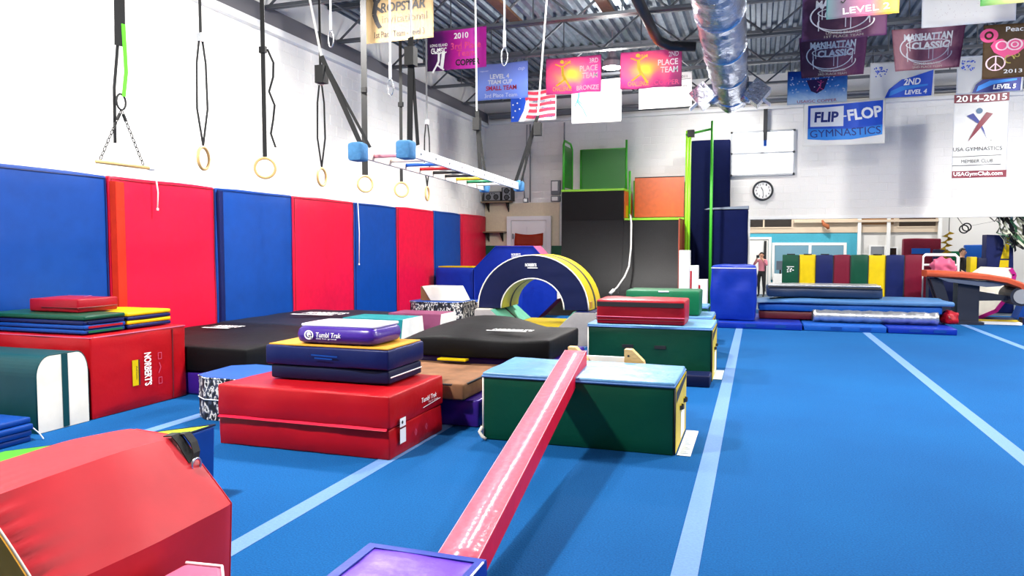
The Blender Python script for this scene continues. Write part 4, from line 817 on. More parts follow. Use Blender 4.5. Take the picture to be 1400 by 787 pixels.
camo('lower blue-topped camouflage block between the cream wedge and the arch', [(-5.1, 12.7), (-4.75, 12.62), (-4.72, 13.1), (-5.1, 13.1)], .6)
t = thing('wedge_block', 'cream trapezoid wedge standing on the camouflage block by the red wall pad', 'foam block', (-5.4, 12.3, .66))
obj('cover', bevel(prism(bm_new(), [(-5.6, .664), (-4.98, .664), (-5.12, .92), (-5.77, .92)], 'y', 12.05, 12.45), .012), M_CREAM, t)
obj('side_panel', prism(bm_new(), [(-5.8, .664), (-5.605, .664), (-5.775, .915), (-5.8, .915)], 'y', 12.07, 12.43), M_BROWN, t)

# ---------------------------------------------------------------- arch, valley, octagon
VB = .555
t = thing('valley_block', 'grey foam valley with mint slope and yellow bottom, under the arch', 'foam block', (-3.6, 12.2, 0))
sec = [(-4.62, 0), (-2.5, 0), (-2.48, VB), (-2.85, VB), (-3.12, .3), (-4.02, .3), (-4.33, VB), (-4.62, VB)]
obj('body', bevel(prism(bm_new(), sec, 'y', 11.72, 13.1), .012), M_GREYV, t)
def sheet(pts, y0, y1, m, nm, th=.008):
    b = bm_new(); (x0, z0), (x1, z1) = pts; d = Vector((x1-x0, 0, z1-z0)).normalized(); n = Vector((-d.z, 0, d.x))*th
    if n.z < 0: n = -n
    A = [Vector((x0, 0, z0)), Vector((x1, 0, z1))]; v = []
    for o in (Vector((0, 0, 0)), n):
        for p in A:
            for y in (y0, y1): v.append(b.verts.new(p+o+Vector((0, y, 0))))
    for q in ((0,1,3,2), (4,6,7,5), (0,4,5,1), (2,3,7,6), (0,2,6,4), (1,5,7,3)): b.faces.new([v[k] for k in q])
    bmesh.ops.recalc_face_normals(b, faces=b.faces); return obj(nm, b, m, t)
for y0, y1 in ((11.73, 12.36), (12.44, 13.09)): sheet([(-4.02, .302), (-4.32, VB)], y0, y1, M_MINT, 'slope_panel')
sheet([(-4.02, .302), (-4.32, VB)], 12.36, 12.44, M_INK, 'slope_stripe')
sheet([(-4.0, .302), (-3.12, .302)], 11.73, 13.09, M_YEL, 'floor_panel'); sheet([(-3.1, .302), (-2.86, VB)], 11.73, 13.09, M_MINT, 'slope_panel')
sheet([(-4.6, VB+.002), (-4.34, VB+.002)], 11.73, 13.09, M_CREAM, 'rim'); sheet([(-2.84, VB+.002), (-2.5, VB+.002)], 11.73, 13.09, M_NAVY, 'rim')
t = thing('arch_tunnel', 'navy half-ring arch tunnel with yellow bands and black stripe', 'foam arch', (-3.63, 12.4, VB+.02))
cx, cz, RO, RI, HZ = -3.63, VB+.022, .985, .56, .93
def arc(r, n=28): return [(cx+r*math.cos(PI*k/n), cz+r*HZ*math.sin(PI*k/n)) for k in range(n+1)]
def halfring(ro, ri, y0, y1):
    o, i = arc(ro), arc(ri); b = bm_new(); n = len(o)
    V = [[b.verts.new((p[0], y, p[1])) for p in q] for q in (o, i) for y in (y0, y1)]
    O0, O1, I0, I1 = V
    for k in range(n-1):
        b.faces.new((O0[k], O0[k+1], I0[k+1], I0[k])); b.faces.new((O1[k], I1[k], I1[k+1], O1[k+1]))
        b.faces.new((O0[k], O1[k], O1[k+1], O0[k+1])); b.faces.new((I0[k], I0[k+1], I1[k+1], I1[k]))
    b.faces.new((O0[0], I0[0], I1[0], O1[0])); b.faces.new((O0[-1], O1[-1], I1[-1], I0[-1])); return b
obj('body', bevel(halfring(RO, RI, 11.9, 12.86), .01, 1, 60), M_NAVYD, t, True, 40)
for a, c in ((11.93, 12.33), (12.43, 12.83)):
    obj('outer_band', halfring(RO+.012, RO-.003, a, c), M_YEL, t, True, 40); obj('inner_band', halfring(RI+.003, RI-.01, a, c), mat('vinyl_olive', '#b0b010', .45), t, True, 40)
obj('stripe', halfring(RO+.016, RO-.003, 12.325, 12.435), M_INK, t, True, 40); obj('stripe', halfring(RI+.003, RI-.008, 12.335, 12.425), M_INK, t, True, 40)
for r in (RO, RI): obj('piping', tube(bm_new(), [(x, 11.895, z) for x, z in arc(r)], .012, 6), M_CREAM, t, True)
text('NORBERTS', M_WINK, t, cx-.02, cz+.75, .2, .055, FY(11.885), 0, .03); patch(stroke([(cx-.08, cz+.7), (cx+.1, cz+.7)], .012), M_WINK, t, FY(11.885))
obj('corner_patch', bevel(box(bm_new(), cx+.95, cx+1.002, 11.96, 12.1, cz+.03, cz+.14), .004), mat('patch_tan', '#b8842a', .5), t)
t = thing('octagon_block', 'tall blue octagon tumbling block with pink rim behind the arch', 'foam octagon', (-5.3, 16.3, 0))
o = [(-5.9, 0), (-4.75, 0), (-4.3, .45), (-4.3, 1.06), (-4.86, 1.64), (-5.76, 1.64), (-6.3, 1.12), (-6.3, .42)]
obj('core', prism(bm_new(), o, 'y', 16.0, 16.62), M_BLUE2, t)
def scale_poly(p, k): 
    cx, cz = sum(a for a, b in p)/len(p), sum(b for a, b in p)/len(p); return [(cx+(a-cx)*k, max(.0, cz+(b-cz)*k)) for a, b in p]
rim = [M_NAVY, M_MAROON, M_CREAM, M_PINK, M_PINK, M_CREAM, M_YEL, M_MAROON]
for k in range(8):
    (x0, z0), (x1, z1) = o[k], o[(k+1) % 8]
    if z0 == 0 and z1 == 0: continue
    b = bm_new(); d = Vector((x1-x0, 0, z1-z0)).normalized(); n = Vector((d.z, 0, -d.x))*.012
    q = [Vector((x0, 0, z0)), Vector((x1, 0, z1)), Vector((x1, 0, z1))+n, Vector((x0, 0, z0))+n]
    prism(b, [(p.x, max(0.001, p.z)) for p in q], 'y', 16.01, 16.61); obj('rim_panel', b, rim[k], t)
text('NORBERTS', M_WINK, t, -5.27, 1.45, .22, .06, FY(15.992), 0, .03); patch([[(-5.38, 1.39), (-5.16, 1.39), (-5.16, 1.405), (-5.38, 1.405)]], M_WINK, t, FY(15.992))
obj('piping', tube(bm_new(), [(x, 15.995, max(z, .01)) for x, z in o], .012, 6, closed=True), M_BLUE2, t, True)
t = thing('foam_block', 'royal blue upright block left of the octagon, against the wall pads', 'foam block', (-6.7, 16.3, 0))
obj('cover', softbox(-7.3, -6.33, 16.02, 16.6, 0, 1.13, .03, .015, 3, .015, 9, 4), M_BLUE2, t, True); obj('top_panel', bevel(box(bm_new(), -7.25, -6.38, 16.07, 16.55, 1.14, 1.165), .006), M_YEL, t)
t = thing('foam_wedge', 'small yellow-edged foam wedge leaning between the octagon and the arch', 'foam block', (-5.0, 14.2, 0))
obj('cover', bevel(prism(bm_new(), [(-5.5, 0), (-4.6, 0), (-4.6, 1.18), (-4.82, 1.24), (-5.3, .86), (-5.36, .6)], 'y', 14.0, 14.4), .012), M_BLUE2, t)
b = bm_new(); prism(b, [(-4.82, 1.243), (-5.3, .863), (-5.33, .88), (-4.82, 1.275)], 'y', 14.0, 14.4); obj('edge_band', b, M_YEL, t)

# ---------------------------------------------------------------- warped wall and platforms
def warp(x0, x1, top, nm, m, par, yt=18.75):
    """concave running wall: nearly upright at the top, sweeping forward at the floor"""
    Rr = 3.2; pr = []
    for k in range(17):
        a = PI/2*k/16; z = 2.2*(1-math.cos(a)) ; y = yt-1.9+1.9*math.sin(a)**.7 if k else yt-1.95
        pr.append((y, z))
    pr = [(y, z) for y, z in pr if z < top-.05]; pr.append((yt, top)); pr = [(pr[0][0], 0)] + pr[1:]
    poly = pr+[(yt+.06, top), (yt+.06, 0)]
    return obj(nm, prism(bm_new(), poly, 'x', x0, x1), m, par, True, 40)
t = thing('warped_wall', 'black curved running wall with green edge trim, two heights, against the back wall', 'ramp', (-3.3, 18.7, 0))
warp(-4.9, -3.28, 3.06, 'ramp_skin', M_RAMP, t); warp(-3.275, -1.78, 2.3, 'ramp_skin', M_RAMP, t)
obj('upper_skin', box(bm_new(), -4.9, -3.28, 18.735, 18.748, 2.32, 3.06), M_RAMPT, t)
obj('deck_edge', bevel(box(bm_new(), -4.92, -3.26, 18.72, 20.0, 3.065, 3.12), .006), M_POLEY, t); obj('deck_edge', bevel(box(bm_new(), -3.25, -1.76, 18.72, 20.0, 2.305, 2.36), .006), M_POLEY, t)
obj('side_panel', box(bm_new(), -3.275, -3.255, 18.82, 20.0, 2.365, 3.06), M_PANELO, t); obj('side_window', box(bm_new(), -3.254, -3.248, 19.0, 19.4, 2.4, 2.7), M_YEL, t)
obj('side_panel', box(bm_new(), -1.775, -1.745, 17.6, 20.0, 0, 2.3), mat('rust_panel', '#8a3a22', .5), t); obj('side_panel', box(bm_new(), -4.93, -4.905, 18.82, 20.0, 0, 3.06), M_INK, t)
t = thing('guard_rail', 'green guard panel with hoop rail on the higher ramp platform', 'guard rail', (-4.1, 19.6, 3.12))
obj('panel', bevel(box(bm_new(), -4.62, -3.42, 19.78, 19.81, 3.2, 4.26), .004), M_PANELG, t); obj('side_panel', box(bm_new(), -4.9, -4.88, 18.9, 19.75, 3.2, 4.3), M_PANELG, t)
obj('hoop', tube(bm_new(), [(-4.89, 18.85, 3.13), (-4.89, 18.85, 4.3), (-4.89, 18.95, 4.42), (-4.89, 19.6, 4.42), (-4.89, 19.78, 4.3), (-4.89, 19.78, 3.13)], .03, 8), M_POLE, t, True)
for x, h in ((-4.65, 4.28), (-3.4, 4.5)): obj('post', tube(bm_new(), [(x, 19.83, 3.13), (x, 19.83, h)], .03, 8), M_POLE, t, True)
for z in (3.2, 4.27): obj('rail', tube(bm_new(), [(-4.65, 19.83, z), (-3.4, 19.83, z)], .02, 8), M_POLE, t, True)
t = thing('guard_rail', 'orange guard panel on the lower ramp platform', 'guard rail', (-2.5, 19.6, 2.37))
obj('panel', bevel(box(bm_new(), -3.16, -1.86, 19.78, 19.81, 2.42, 3.46), .004), M_PANELO, t); obj('top_rail', tube(bm_new(), [(-3.16, 19.8, 3.47), (-1.86, 19.8, 3.47)], .018, 8), M_INK, t)
obj('post', tube(bm_new(), [(-3.2, 19.2, 2.37), (-3.2, 19.2, 3.6)], .03, 8), M_POLE, t, True); obj('post', tube(bm_new(), [(-3.18, 19.83, 2.37), (-3.18, 19.83, 3.4)], .025, 8), M_POLE, t, True)
t = thing('pole_frame', 'tall lime green pole frame standing at the right side of the black ramp', 'frame', (-1.4, 18.3, 0))
for x, y, z1 in ((-1.68, 18.45, 4.45), (-1.6, 18.3, 4.4), (-1.07, 18.1, 4.6)): obj('pole', tube(bm_new(), [(x, y, 0), (x, y, z1)], .035, 10), M_POLE if x > -1.5 else M_POLEY, t, True)
obj('crossbar', tube(bm_new(), [(-1.7, 18.4, 4.35), (-1.05, 18.1, 4.42)], .028, 10), M_POLE, t, True); obj('clamp', bevel(box(bm_new(), -1.66, -1.5, 18.24, 18.42, 4.28, 4.44), .02), M_INK, t)
t = thing('climbing_rope', 'white climbing rope hanging down the face of the black ramp', 'rope', (-3.0, 18.2, 1))
obj('rope', tube(bm_new(), [(-3.1, 18.68, 2.44), (-3.06, 18.55, 2.4), (-3.0, 18.3, 2.2), (-2.97, 18.1, 1.6), (-2.99, 17.95, 1.15), (-3.07, 17.8, .9), (-3.22, 17.6, .64), (-3.3, 17.5, .56)], .022, 8), mat('rope_white', '#dcdad4', .7), t, True)
obj('knot', tube(bm_new(), [(-3.28, 17.52, .59), (-3.36, 17.44, .5)], [.045, .04], 10), mat('rope_white', '#dcdad4', .7), t, True)
t = thing('step_stack', 'white and red stepped block beside the right edge of the ramp', 'steps', (-1.4, 17.4, 0))
for k, (x0, x1, z, m) in enumerate(((-1.71, -1.48, 1.55, M_WHITE), (-1.47, -1.29, 1.2, M_WHITE), (-1.28, -1.08, .88, M_WHITE))):
    s_ = obj('step', bevel(box(bm_new(), x0, x1, 17.2, 17.56, 0, z), .008), m, t)
    if k: obj('red_edge', box(bm_new(), x0+.01, x0+.05, 17.19, 17.2, .05, z-.12), M_CRIM, s_)
tag(obj('tall_mat', softbox(-1.7, -.7, 19.55, 19.8, 0, 4.36, .04, .02, 1.2, .02, 10, 3), mat('vinyl_deepnavy', '#020b34', .7, 0, .08, 6, .07, .1), None, True), 'tall navy mat standing upright against the back wall beside the pole frame', 'mat')
t = thing('tall_mat', 'shorter navy mat with a grey top standing left of the back room opening', 'mat', (-.74, 18.7, 0))
obj('cover', softbox(-1.03, -.24, 18.5, 19.1, 0, 2.52, .03, .015, 1.6, .015, 10, 6), mat('vinyl_deepnavy2', '#030e3c', .7, 0, .08, 6, .07, .1), t, True); obj('top_panel', prism(bm_new(), [(-1.25, 2.535), (-.23, 2.535), (-.22, 2.61), (-1.15, 2.57)], 'y', 18.48, 19.1), mat('top_grey', '#7a8694', .6), t)
# wall clock
t = thing('wall_clock', 'round white wall clock with dark rim under the bright window', 'clock', (.1, YB, 3.08))
c = (.1, 3.08); obj('face', tube(bm_new(), [(c[0], YB-.006, c[1]), (c[0], YB-.05, c[1])], .225, 36), M_WHITE, t)
obj('rim', tube(bm_new(), [(c[0]+.235*math.cos(a), YB-.05, c[1]+.235*math.sin(a)) for a in [2*PI*k/36 for k in range(36)]], .026, 8, closed=True), mat('clock_rim', '#2a2c30', .4), t, True)
f = FY(YB-.053)
for k in range(1, 13): a = PI/2-2*PI*k/12; text(str(k), M_INK, t, c[0]+.165*math.cos(a), c[1]+.165*math.sin(a), .05 if k > 9 else .03, .05, f, 0, .02, 0, 'numeral')
for a, l, wd in ((math.radians(118), .1, .018), (math.radians(275), .15, .012)): patch(stroke([c, (c[0]+l*math.cos(a), c[1]+l*math.sin(a))], wd), M_INK, t, FY(YB-.056), 'hand')
# ---------------------------------------------------------------- blue mats at the far end of the carpet
def lowmat(lab, x0, x1, y0, y1, h, m, seed): 
    t = thing('base_mat', lab, 'mat', ((x0+x1)/2, y0, 0), 0, 'low blue mats'); obj('cover', softbox(x0, x1, y0, y1, 0, h, .02, .006, 3, .004, 10, seed, flat=True), m, t, True)
    for q in (.4, .75): obj('handle', bevel(box(bm_new(), x0+(x1-x0)*q-.1, x0+(x1-x0)*q+.1, y0-.012, y0-.001, h*.3, h*.75), .004), M_BLUE, t)
lowmat('low royal blue mat under the blue column, left end of the row', -.74, .85, 15.25, 17.4, .13, M_BLUE2, 1)
lowmat('low blue mat in front of the silver roll, middle of the row', .88, 2.34, 15.3, 17.4, .12, M_BLUEL, 2)
lowmat('low blue mat at the right end of the row, near the vault table', 2.37, 3.52, 15.32, 17.4, .12, M_BLUE2, 3)
t = thing('foam_column', 'royal blue upright padded column standing on the low blue mats', 'padded column', (-.45, 15.8, .135))
obj('cover', softbox(-.9, -.02, 15.5, 16.05, .137, 1.25, .05, .03, 3.2, .02, 12, 2), M_BLUE2, t, True); obj('top_seam', tube(bm_new(), [(-.9, 15.5, 1.2), (-.02, 15.49, 1.2)], .008, 6), M_CREAM, t)
t = thing('landing_mat', 'maroon mat at the bottom of the landing stack behind the silver roll', 'mat', (1.7, 16.3, .13)); obj('cover', softbox(.05, 3.3, 16.1, 17.3, .137, .3, .03, .01, 3, .006, 9, 3), mat('vinyl_oxblood', '#5a0c18', .45, 0, .1, 6, .07), t, True)
t = thing('silver_roll', 'silver crinkled roll lying along the front of the landing mats', 'roll', (2.25, 15.85, .13))
pts = [(1.08+2.22*k/30, 15.85, .255) for k in range(31)]; obj('wrap', tube(bm_new(), pts, [.118+.008*math.sin(k*2.4)+.006*math.sin(k*5.1) for k in range(31)], 18), M_SILVER, t, True); obj('end_cap', tube(bm_new(), [(1.06, 15.85, .255), (1.079, 15.85, .255)], .1, 16), M_INK, t)
t = thing('landing_mat', 'wide blue landing mat with a pale blue cover draped over it', 'landing mat', (1.8, 16.6, .3))
obj('core', softbox(.03, 3.42, 16.05, 17.35, .31, .47, .04, .015, 2.5, .01, 14, 5, flat=True), M_BLUEL, t, True)
obj('cover', softbox(-.01, 3.6, 15.98, 17.4, .475, .56, .03, .02, 2.2, .01, 16, 7, lambda u, v: -.09*max(0, 1-u*3.2)**2), mat('landing_cover', '#3c6c9e', .5, 0, .2, 6, .1), t, True)
t = thing('red_bag', 'crumpled red bag at the right end of the landing stack', 'bag', (3.5, 16.3, .13)); obj('cover', softbox(3.46, 3.7, 15.95, 16.5, .135, .36, .09, .06, 7, .02, 6, 3), M_CRIM, t, True); obj('tie', tube(bm_new(), [(3.5, 15.93, .3), (3.52, 15.9, .26)], .015, 6), M_REDSEAM, t)
t = thing('crash_mat', 'dark blue crash mat with a black and white strip on top of the landing mat', 'crash mat', (1.35, 16.7, .57))
obj('cover', softbox(.2, 2.42, 16.35, 17.2, .58, .8, .05, .035, 3, .012, 14, 8), mat('vinyl_slateblue', '#142c50', .4, 0, .25, 5, .1), t, True); obj('strip', softbox(.22, 2.38, 16.36, 17.1, .8, .845, .015, .01, 4, .004, 12, 4), M_SILVER, t, True)
obj('strip_edge', tube(bm_new(), [(.22, 16.33, .79), (1.3, 16.31, .79), (2.4, 16.33, .775)], .02, 6), M_INK, t)
t = thing('panel_mat', 'standing folding panel mat in green, yellow, blue and maroon', 'panel mat', (2.0, 18.5, 0))
pw = 2.96/8
for k in range(8):
    m = (M_GREEN, M_YEL, M_NAVY, M_MAROON)[k % 4]; x = .56+pw*k; zz = .022*(k % 2)
    p = obj('panel', softbox(x+.006, x+pw-.006, 18.5+zz, 18.55+zz, 0, 1.44, .015, .012, 3, .006, 7, k), m, t, True)
    if k < 7: obj('fold', tube(bm_new(), [(x+pw, 18.51, .02), (x+pw, 18.51, 1.43)], .012, 6), M_INK, t)
    if k in (0, 1, 2, 5): obj('velcro', bevel(box(bm_new(), x+.1, x+.28, 18.51, 18.57, 1.442, 1.465), .004), M_INK, t)
patch([disc_poly(.73+.07*math.cos(a)*r, 1.08+.05*math.sin(a)*r, .022, .012, 6) for a, r in ((0, 1), (1, .8), (2, 1), (3, .7), (4, 1), (5, .6), (.5, .2))]+stroke([(.66, 1.16), (.82, 1.16)], .014), M_WINK, t, FY(18.478))

# ---------------------------------------------------------------- vault table
t = thing('vault_table', 'salmon-topped vault table with curved front on dark steel legs, at right', 'vault table', (4.3, 17.8, 0))
pr = [(3.42, 1.12), (3.6, 1.12), (4.0, 1.1), (4.5, 1.06), (4.85, 1.0), (5.1, .9), (5.22, .78)]; b = bm_new(); rows = []
for k in range(len(pr)):
    x, z = pr[k]; hw = (.28, .4, .46, .48, .48, .44, .36)[k]; a, c = pr[max(0, k-1)], pr[min(len(pr)-1, k+1)]; d = Vector((c[0]-a[0], 0, c[1]-a[1])).normalized(); n = Vector((d.z, 0, -d.x))*-1
    if n.z < 0: n = -n
    row = []
    for q in range(16):
        an = 2*PI*q/16; yy = hw*max(-1, min(1, 1.25*math.cos(an))); hh = .07*max(-1, min(1, 1.5*math.sin(an)))
        row.append(b.verts.new(Vector((x, 17.8+yy, z-.06))+n*hh))
    rows.append(row)
for k in range(len(pr)-1):
    for q in range(16): b.faces.new((rows[k][q], rows[k][(q+1) % 16], rows[k+1][(q+1) % 16], rows[k+1][q]))
b.faces.new(rows[0]); b.faces.new(rows[-1][::-1]); obj('top_pad', b, vinyl('salmon', '#c85434', .45, .08, 8), t, True, 50)
under = mat('vault_under', '#5a6478', .5); DK = mat('vault_dark', '#0c1428', .5)
b = bm_new(); prism(b, [(3.6, .985), (4.9, .88), (4.75, .82), (4.5, .8), (3.8, .9)], 'y', 17.45, 18.15); obj('under_frame', b, under, t)
obj('front_roll', tube(bm_new(), [(5.12, 17.4, .62), (5.12, 18.2, .62)], .2, 20), DK, t, False); obj('roll_end', tube(bm_new(), [(5.12, 17.385, .62), (5.12, 17.399, .62)], .15, 20), M_GREYPIPE, t)
obj('column', bevel(box(bm_new(), 4.02, 4.42, 17.6, 18.0, .03, .86), .02), DK, t); obj('base', bevel(box(bm_new(), 3.78, 4.5, 17.5, 18.1, 0, .06), .015), DK, t)
b = bm_new(); prism(b, [(3.5, .95), (3.72, .95), (4.0, .06), (3.8, .06)], 'y', 17.6, 17.72); prism(b, [(3.5, .95), (3.72, .95), (4.0, .06), (3.8, .06)], 'y', 17.88, 18.0); obj('strut', b, DK, t)
b = bm_new(); prism(b, [(4.42, .7), (5.0, .6), (5.0, .52), (4.42, .5)], 'y', 17.65, 17.95); obj('arm', b, DK, t)
# ---------------------------------------------------------------- back room
bk = bm_new(); box(bk, -3, 28, 26.5, 26.75, -.1, 6); struct('wall_far', bk, mat('far_white', '#e4e2de', .7))
bt = bm_new(); box(bt, -3, -2.8, YB+.25, 26.5, -.1, 6); struct('wall_side', bt, M_WALL)
struct('trim_9', box(bm_new(), -2.8, 3.12, 26.44, 26.499, -.012, 2.07), M_CYAN)
struct('trim_10', box(bm_new(), -2.8, 5.5, 26.42, 26.499, 2.09, 3.4), M_PEACH)
def pane_window(nm, x0, x1, z0, z1, m, fr=.06, mull=(), fm=None):
    b = bm_new(); y = 26.4
    box(b, x0, x1, y, y+.035, z0, z0+fr); box(b, x0, x1, y, y+.035, z1-fr, z1); box(b, x0, x0+fr, y, y+.035, z0+fr, z1-fr); box(b, x1-fr, x1, y, y+.035, z0+fr, z1-fr)
    for q in mull: box(b, q-fr/2, q+fr/2, y, y+.035, z0+fr, z1-fr)
    o = struct(nm, b, fm or M_WHITE); xs = [x0+fr]+[q for q in mull]+[x1-fr]
    for a, c in zip(xs[:-1], xs[1:]): obj('pane', box(bm_new(), a+.01, c-.01, y+.01, y+.018, z0+fr, z1-fr), m, o)
    return o
pane_window('window_2', .46, 2.78, .5, 1.76, mat('office_glass', '#7aa4b8', .1), .09, (1.66,))
pane_window('window_3', -.4, 1.12, 2.24, 2.6, M_DARKGLASS, .05, (.18,), M_PEACH)
pane_window('window_4', 3.06, 4.2, 2.3, 2.62, mat('amber_glass', '#9a6a34', .2), .04, (), M_PEACH); pane_window('window_5', 4.26, 5.4, 2.24, 2.62, mat('brown_glass', '#4a3020', .15), .04, (), M_PEACH)
pane_window('window_6', 3.45, 3.95, 1.0, 1.68, mat('grey_glass', '#8a8e94', .2), .05); pane_window('window_7', 4.02, 4.3, 1.0, 1.62, M_DARKGLASS, .04)
for x in (3.14, 4.0, 5.46): struct('trim_%d' % (11+[3.14, 4.0, 5.46].index(x)), box(bm_new(), x-.05, x+.05, 26.3, 26.4, -.01, 3.0), M_WHITE)
struct('trim_14', box(bm_new(), 1.14, 5.4, 26.28, 26.42, 2.42, 2.5), M_PEACH)
obj2 = struct('door_2', box(bm_new(), -.3, .34, 26.39, 26.44, 0, 1.86), mat('door_open_bright', '#f4f4f2', .6)); b = bm_new(); box(b, -.42, -.31, 26.36, 26.44, 0, 1.95); box(b, .35, .44, 26.36, 26.44, 0, 1.95); box(b, -.31, .35, 26.36, 26.44, 1.87, 1.95); obj('door_frame', b, M_WHITE, obj2); obj('door_edge', box(bm_new(), .2, .28, 26.33, 26.39, .1, 1.82), M_INK, obj2)
t = thing('office_desk', 'white counter with a small grey monitor below the office windows', 'counter', (.9, 26, 0)); obj('counter', bevel(box(bm_new(), .5, 1.2, 25.9, 26.3, 0, .72), .01), M_WHITE, t); obj('monitor', bevel(box(bm_new(), .6, .86, 26.0, 26.05, .85, 1.15), .008), mat('monitor_grey', '#5a6470', .4), t); obj('monitor_stand', box(bm_new(), .7, .76, 26.02, 26.06, .72, .86), M_INK, t)
tag(obj('orange_toy', tube(bm_new(), [(2.0, 26.2, 2.5), (2.05, 26.2, 2.36), (2.16, 26.2, 2.3), (2.2, 26.2, 2.2)], [.03, .06, .08, .04], 10), mat('toy_orange', '#b0623a', .7), None, True), 'small orange toy dangling from the beam above the cyan wall', 'toy')
t = thing('door_mat_panel', 'tall maroon mat with a blue label standing behind the striped panel mat', 'mat', (4.6, 24, 0)); obj('cover', softbox(4.05, 5.02, 24.0, 24.3, 0, 1.86, .03, .01, 2, .01, 8, 2), M_MAROON, t, True); obj('blue_label', bevel(box(bm_new(), 4.26, 4.74, 23.97, 23.99, 1.42, 1.58), .004), M_BLUEL, t)
# right corner clutter
tag(obj('green_pad', softbox(5.1, 5.42, 23.6, 23.75, 0, 1.5, .03, .01, 2, 0, 6, 1), M_GREENM, None, True), 'green pad standing behind the person in black', 'mat')
tag(obj('navy_pad', softbox(4.72, 5.08, 23.4, 23.6, 0, 1.55, .03, .01, 2, 0, 6, 2), M_NAVYD, None, True), 'dark navy pad standing behind the hanging yellow spiral', 'mat')
tag(obj('blue_pad', softbox(5.72, 6.9, 24.4, 24.6, 0, 1.68, .03, .01, 2, 0, 6, 3), M_BLUEL, None, True), 'mid blue pad standing right of the person in black', 'mat')
t = thing('incline_mat', 'dark blue wedge mat with yellow side standing on end at far right', 'incline mat', (5.8, 21, 0)); obj('cover', bevel(prism(bm_new(), [(5.36, 0), (6.0, 0), (5.92, 1.9), (5.36, 1.93)], 'y', 20.9, 21.3), .015), M_NAVY, t)
b = bm_new(); prism(b, [(5.62, .9), (5.84, .9), (5.84, 1.3), (5.66, 1.3)], 'y', 20.88, 20.895); obj('yellow_side', b, M_YEL, t); b = bm_new(); prism(b, [(5.67, 1.34), (5.84, 1.34), (5.84, 1.86), (5.78, 1.86)], 'y', 20.88, 20.895); obj('yellow_side', b, M_YEL, t)
t = thing('pink_octagon', 'white octagon block with magenta rim behind the vault table', 'foam octagon', (5.0, 18.9, 0)); oc = [(4.72, .03), (5.05, .2), (5.32, .62), (5.38, 1.02), (5.3, 1.16), (4.82, 1.18), (4.62, 1.02), (4.5, .5)]
obj('core', bevel(prism(bm_new(), oc, 'y', 18.75, 19.2), .015), M_CREAM, t)
for k in (0, 1, 2, 3):
    (x0, z0), (x1, z1) = oc[k], oc[k+1]; d = Vector((x1-x0, 0, z1-z0)).normalized(); n = Vector((d.z, 0, -d.x))*.02; n2 = -n*3
    b = bm_new(); P0, P1 = Vector((x0, 0, z0)), Vector((x1, 0, z1)); prism(b, [(p.x, p.z) for p in (P0+n2, P1+n2, P1+n, P0+n)], 'y', 18.73, 19.21); obj('rim_panel', b, M_MAG, t)
obj('slot', box(bm_new(), 4.6, 5.0, 18.742, 18.749, .55, .62), M_WHITE, t); obj('base_pad', softbox(4.45, 5.5, 18.7, 19.3, 0, .03, .01, 0, 1, 0, 4), M_NAVYD, t, True)
t = thing('yellow_block', 'yellow and navy upright block beside the person in black', 'foam block', (5.2, 20.9, 0)); obj('cover', softbox(4.98, 5.12, 20.7, 21.1, 0, 1.38, .02, .01, 3, 0, 6, 2), M_YEL, t, True); obj('navy_half', softbox(5.13, 5.34, 20.7, 21.1, 0, 1.36, .02, .01, 3, 0, 6, 3), M_NAVYD, t, True)
tag(obj('incline_mat', bevel(prism(bm_new(), [(5.6, 0), (6.9, 0), (6.9, 1.75), (6.2, 1.68)], 'y', 19.3, 19.75), .02), M_BLUE), 'big mid blue slanted mat at the right edge behind the vault table', 'incline mat')
t = thing('white_frame', 'white tube frame behind the left end of the vault table', 'frame', (4.1, 19.6, 0)); obj('tube', tube(bm_new(), [(3.72, 19.6, 0), (3.72, 19.6, 1.38), (3.78, 19.6, 1.44), (4.4, 19.6, 1.44), (4.46, 19.6, 1.38), (4.46, 19.6, 0)], .035, 8), M_WHITE, t, True); obj('crossbar', tube(bm_new(), [(3.72, 19.6, 1.2), (4.46, 19.6, 1.2)], .025, 8), M_WHITE, t, True)
tag(obj('towel_heap', softbox(3.9, 4.35, 19.3, 19.52, 1.0, 1.34, .09, .1, 8, .02, 8, 4), M_PINK, None, True), 'crumpled pink and white towel on the rack behind the vault table', 'towel')
obj_r = tag(obj('towel_rack', bevel(box(bm_new(), 3.8, 4.42, 19.25, 19.55, 0, .99), .01), M_NAVYD), 'dark cabinet under the pink towel behind the vault table', 'cabinet')
for k, (x0, x1, y0, y1, z0, z1, m, lab) in enumerate(((4.55, 5.3, 18.1, 18.3, 0, .06, M_YEL, 'yellow floor bar behind the vault table base'), (5.3, 6.6, 17.9, 18.15, 0, .14, M_NAVYD, 'dark padded floor bar at the right edge'), (4.5, 5.25, 17.75, 17.95, 0, .05, M_WHITE, 'white board on the carpet right of the vault base'), (5.35, 6.6, 17.4, 17.55, 0, .06, M_YEL, 'yellow bar on the carpet at the right edge'), (5.52, 5.66, 18.4, 18.55, 0, .85, M_ORYEL, 'tan wooden post at the right edge'))):
    tag(obj('floor_bar' if k != 4 else 'wooden_post', bevel(box(bm_new(), x0, x1, y0, y1, z0, z1), .012), m), lab, 'bar' if k != 4 else 'post')
t = thing('hanging_spiral', 'yellow ruffled spiral streamer hanging behind the vault table', 'streamer', (4.55, 21.2, 2.1))
b = bm_new(); pv = None
for k in range(40):
    a = k*.75; z = 2.02-.019*k; r = .13+.03*math.sin(k*2.1); p = Vector((4.6-.12*(k/40), 21.2, z)); c = [b.verts.new(p), b.verts.new(p+Vector((r*math.cos(a), r*math.sin(a), -.05)))]
    if pv: b.faces.new((pv[0], pv[1], c[1], c[0]))
    pv = c
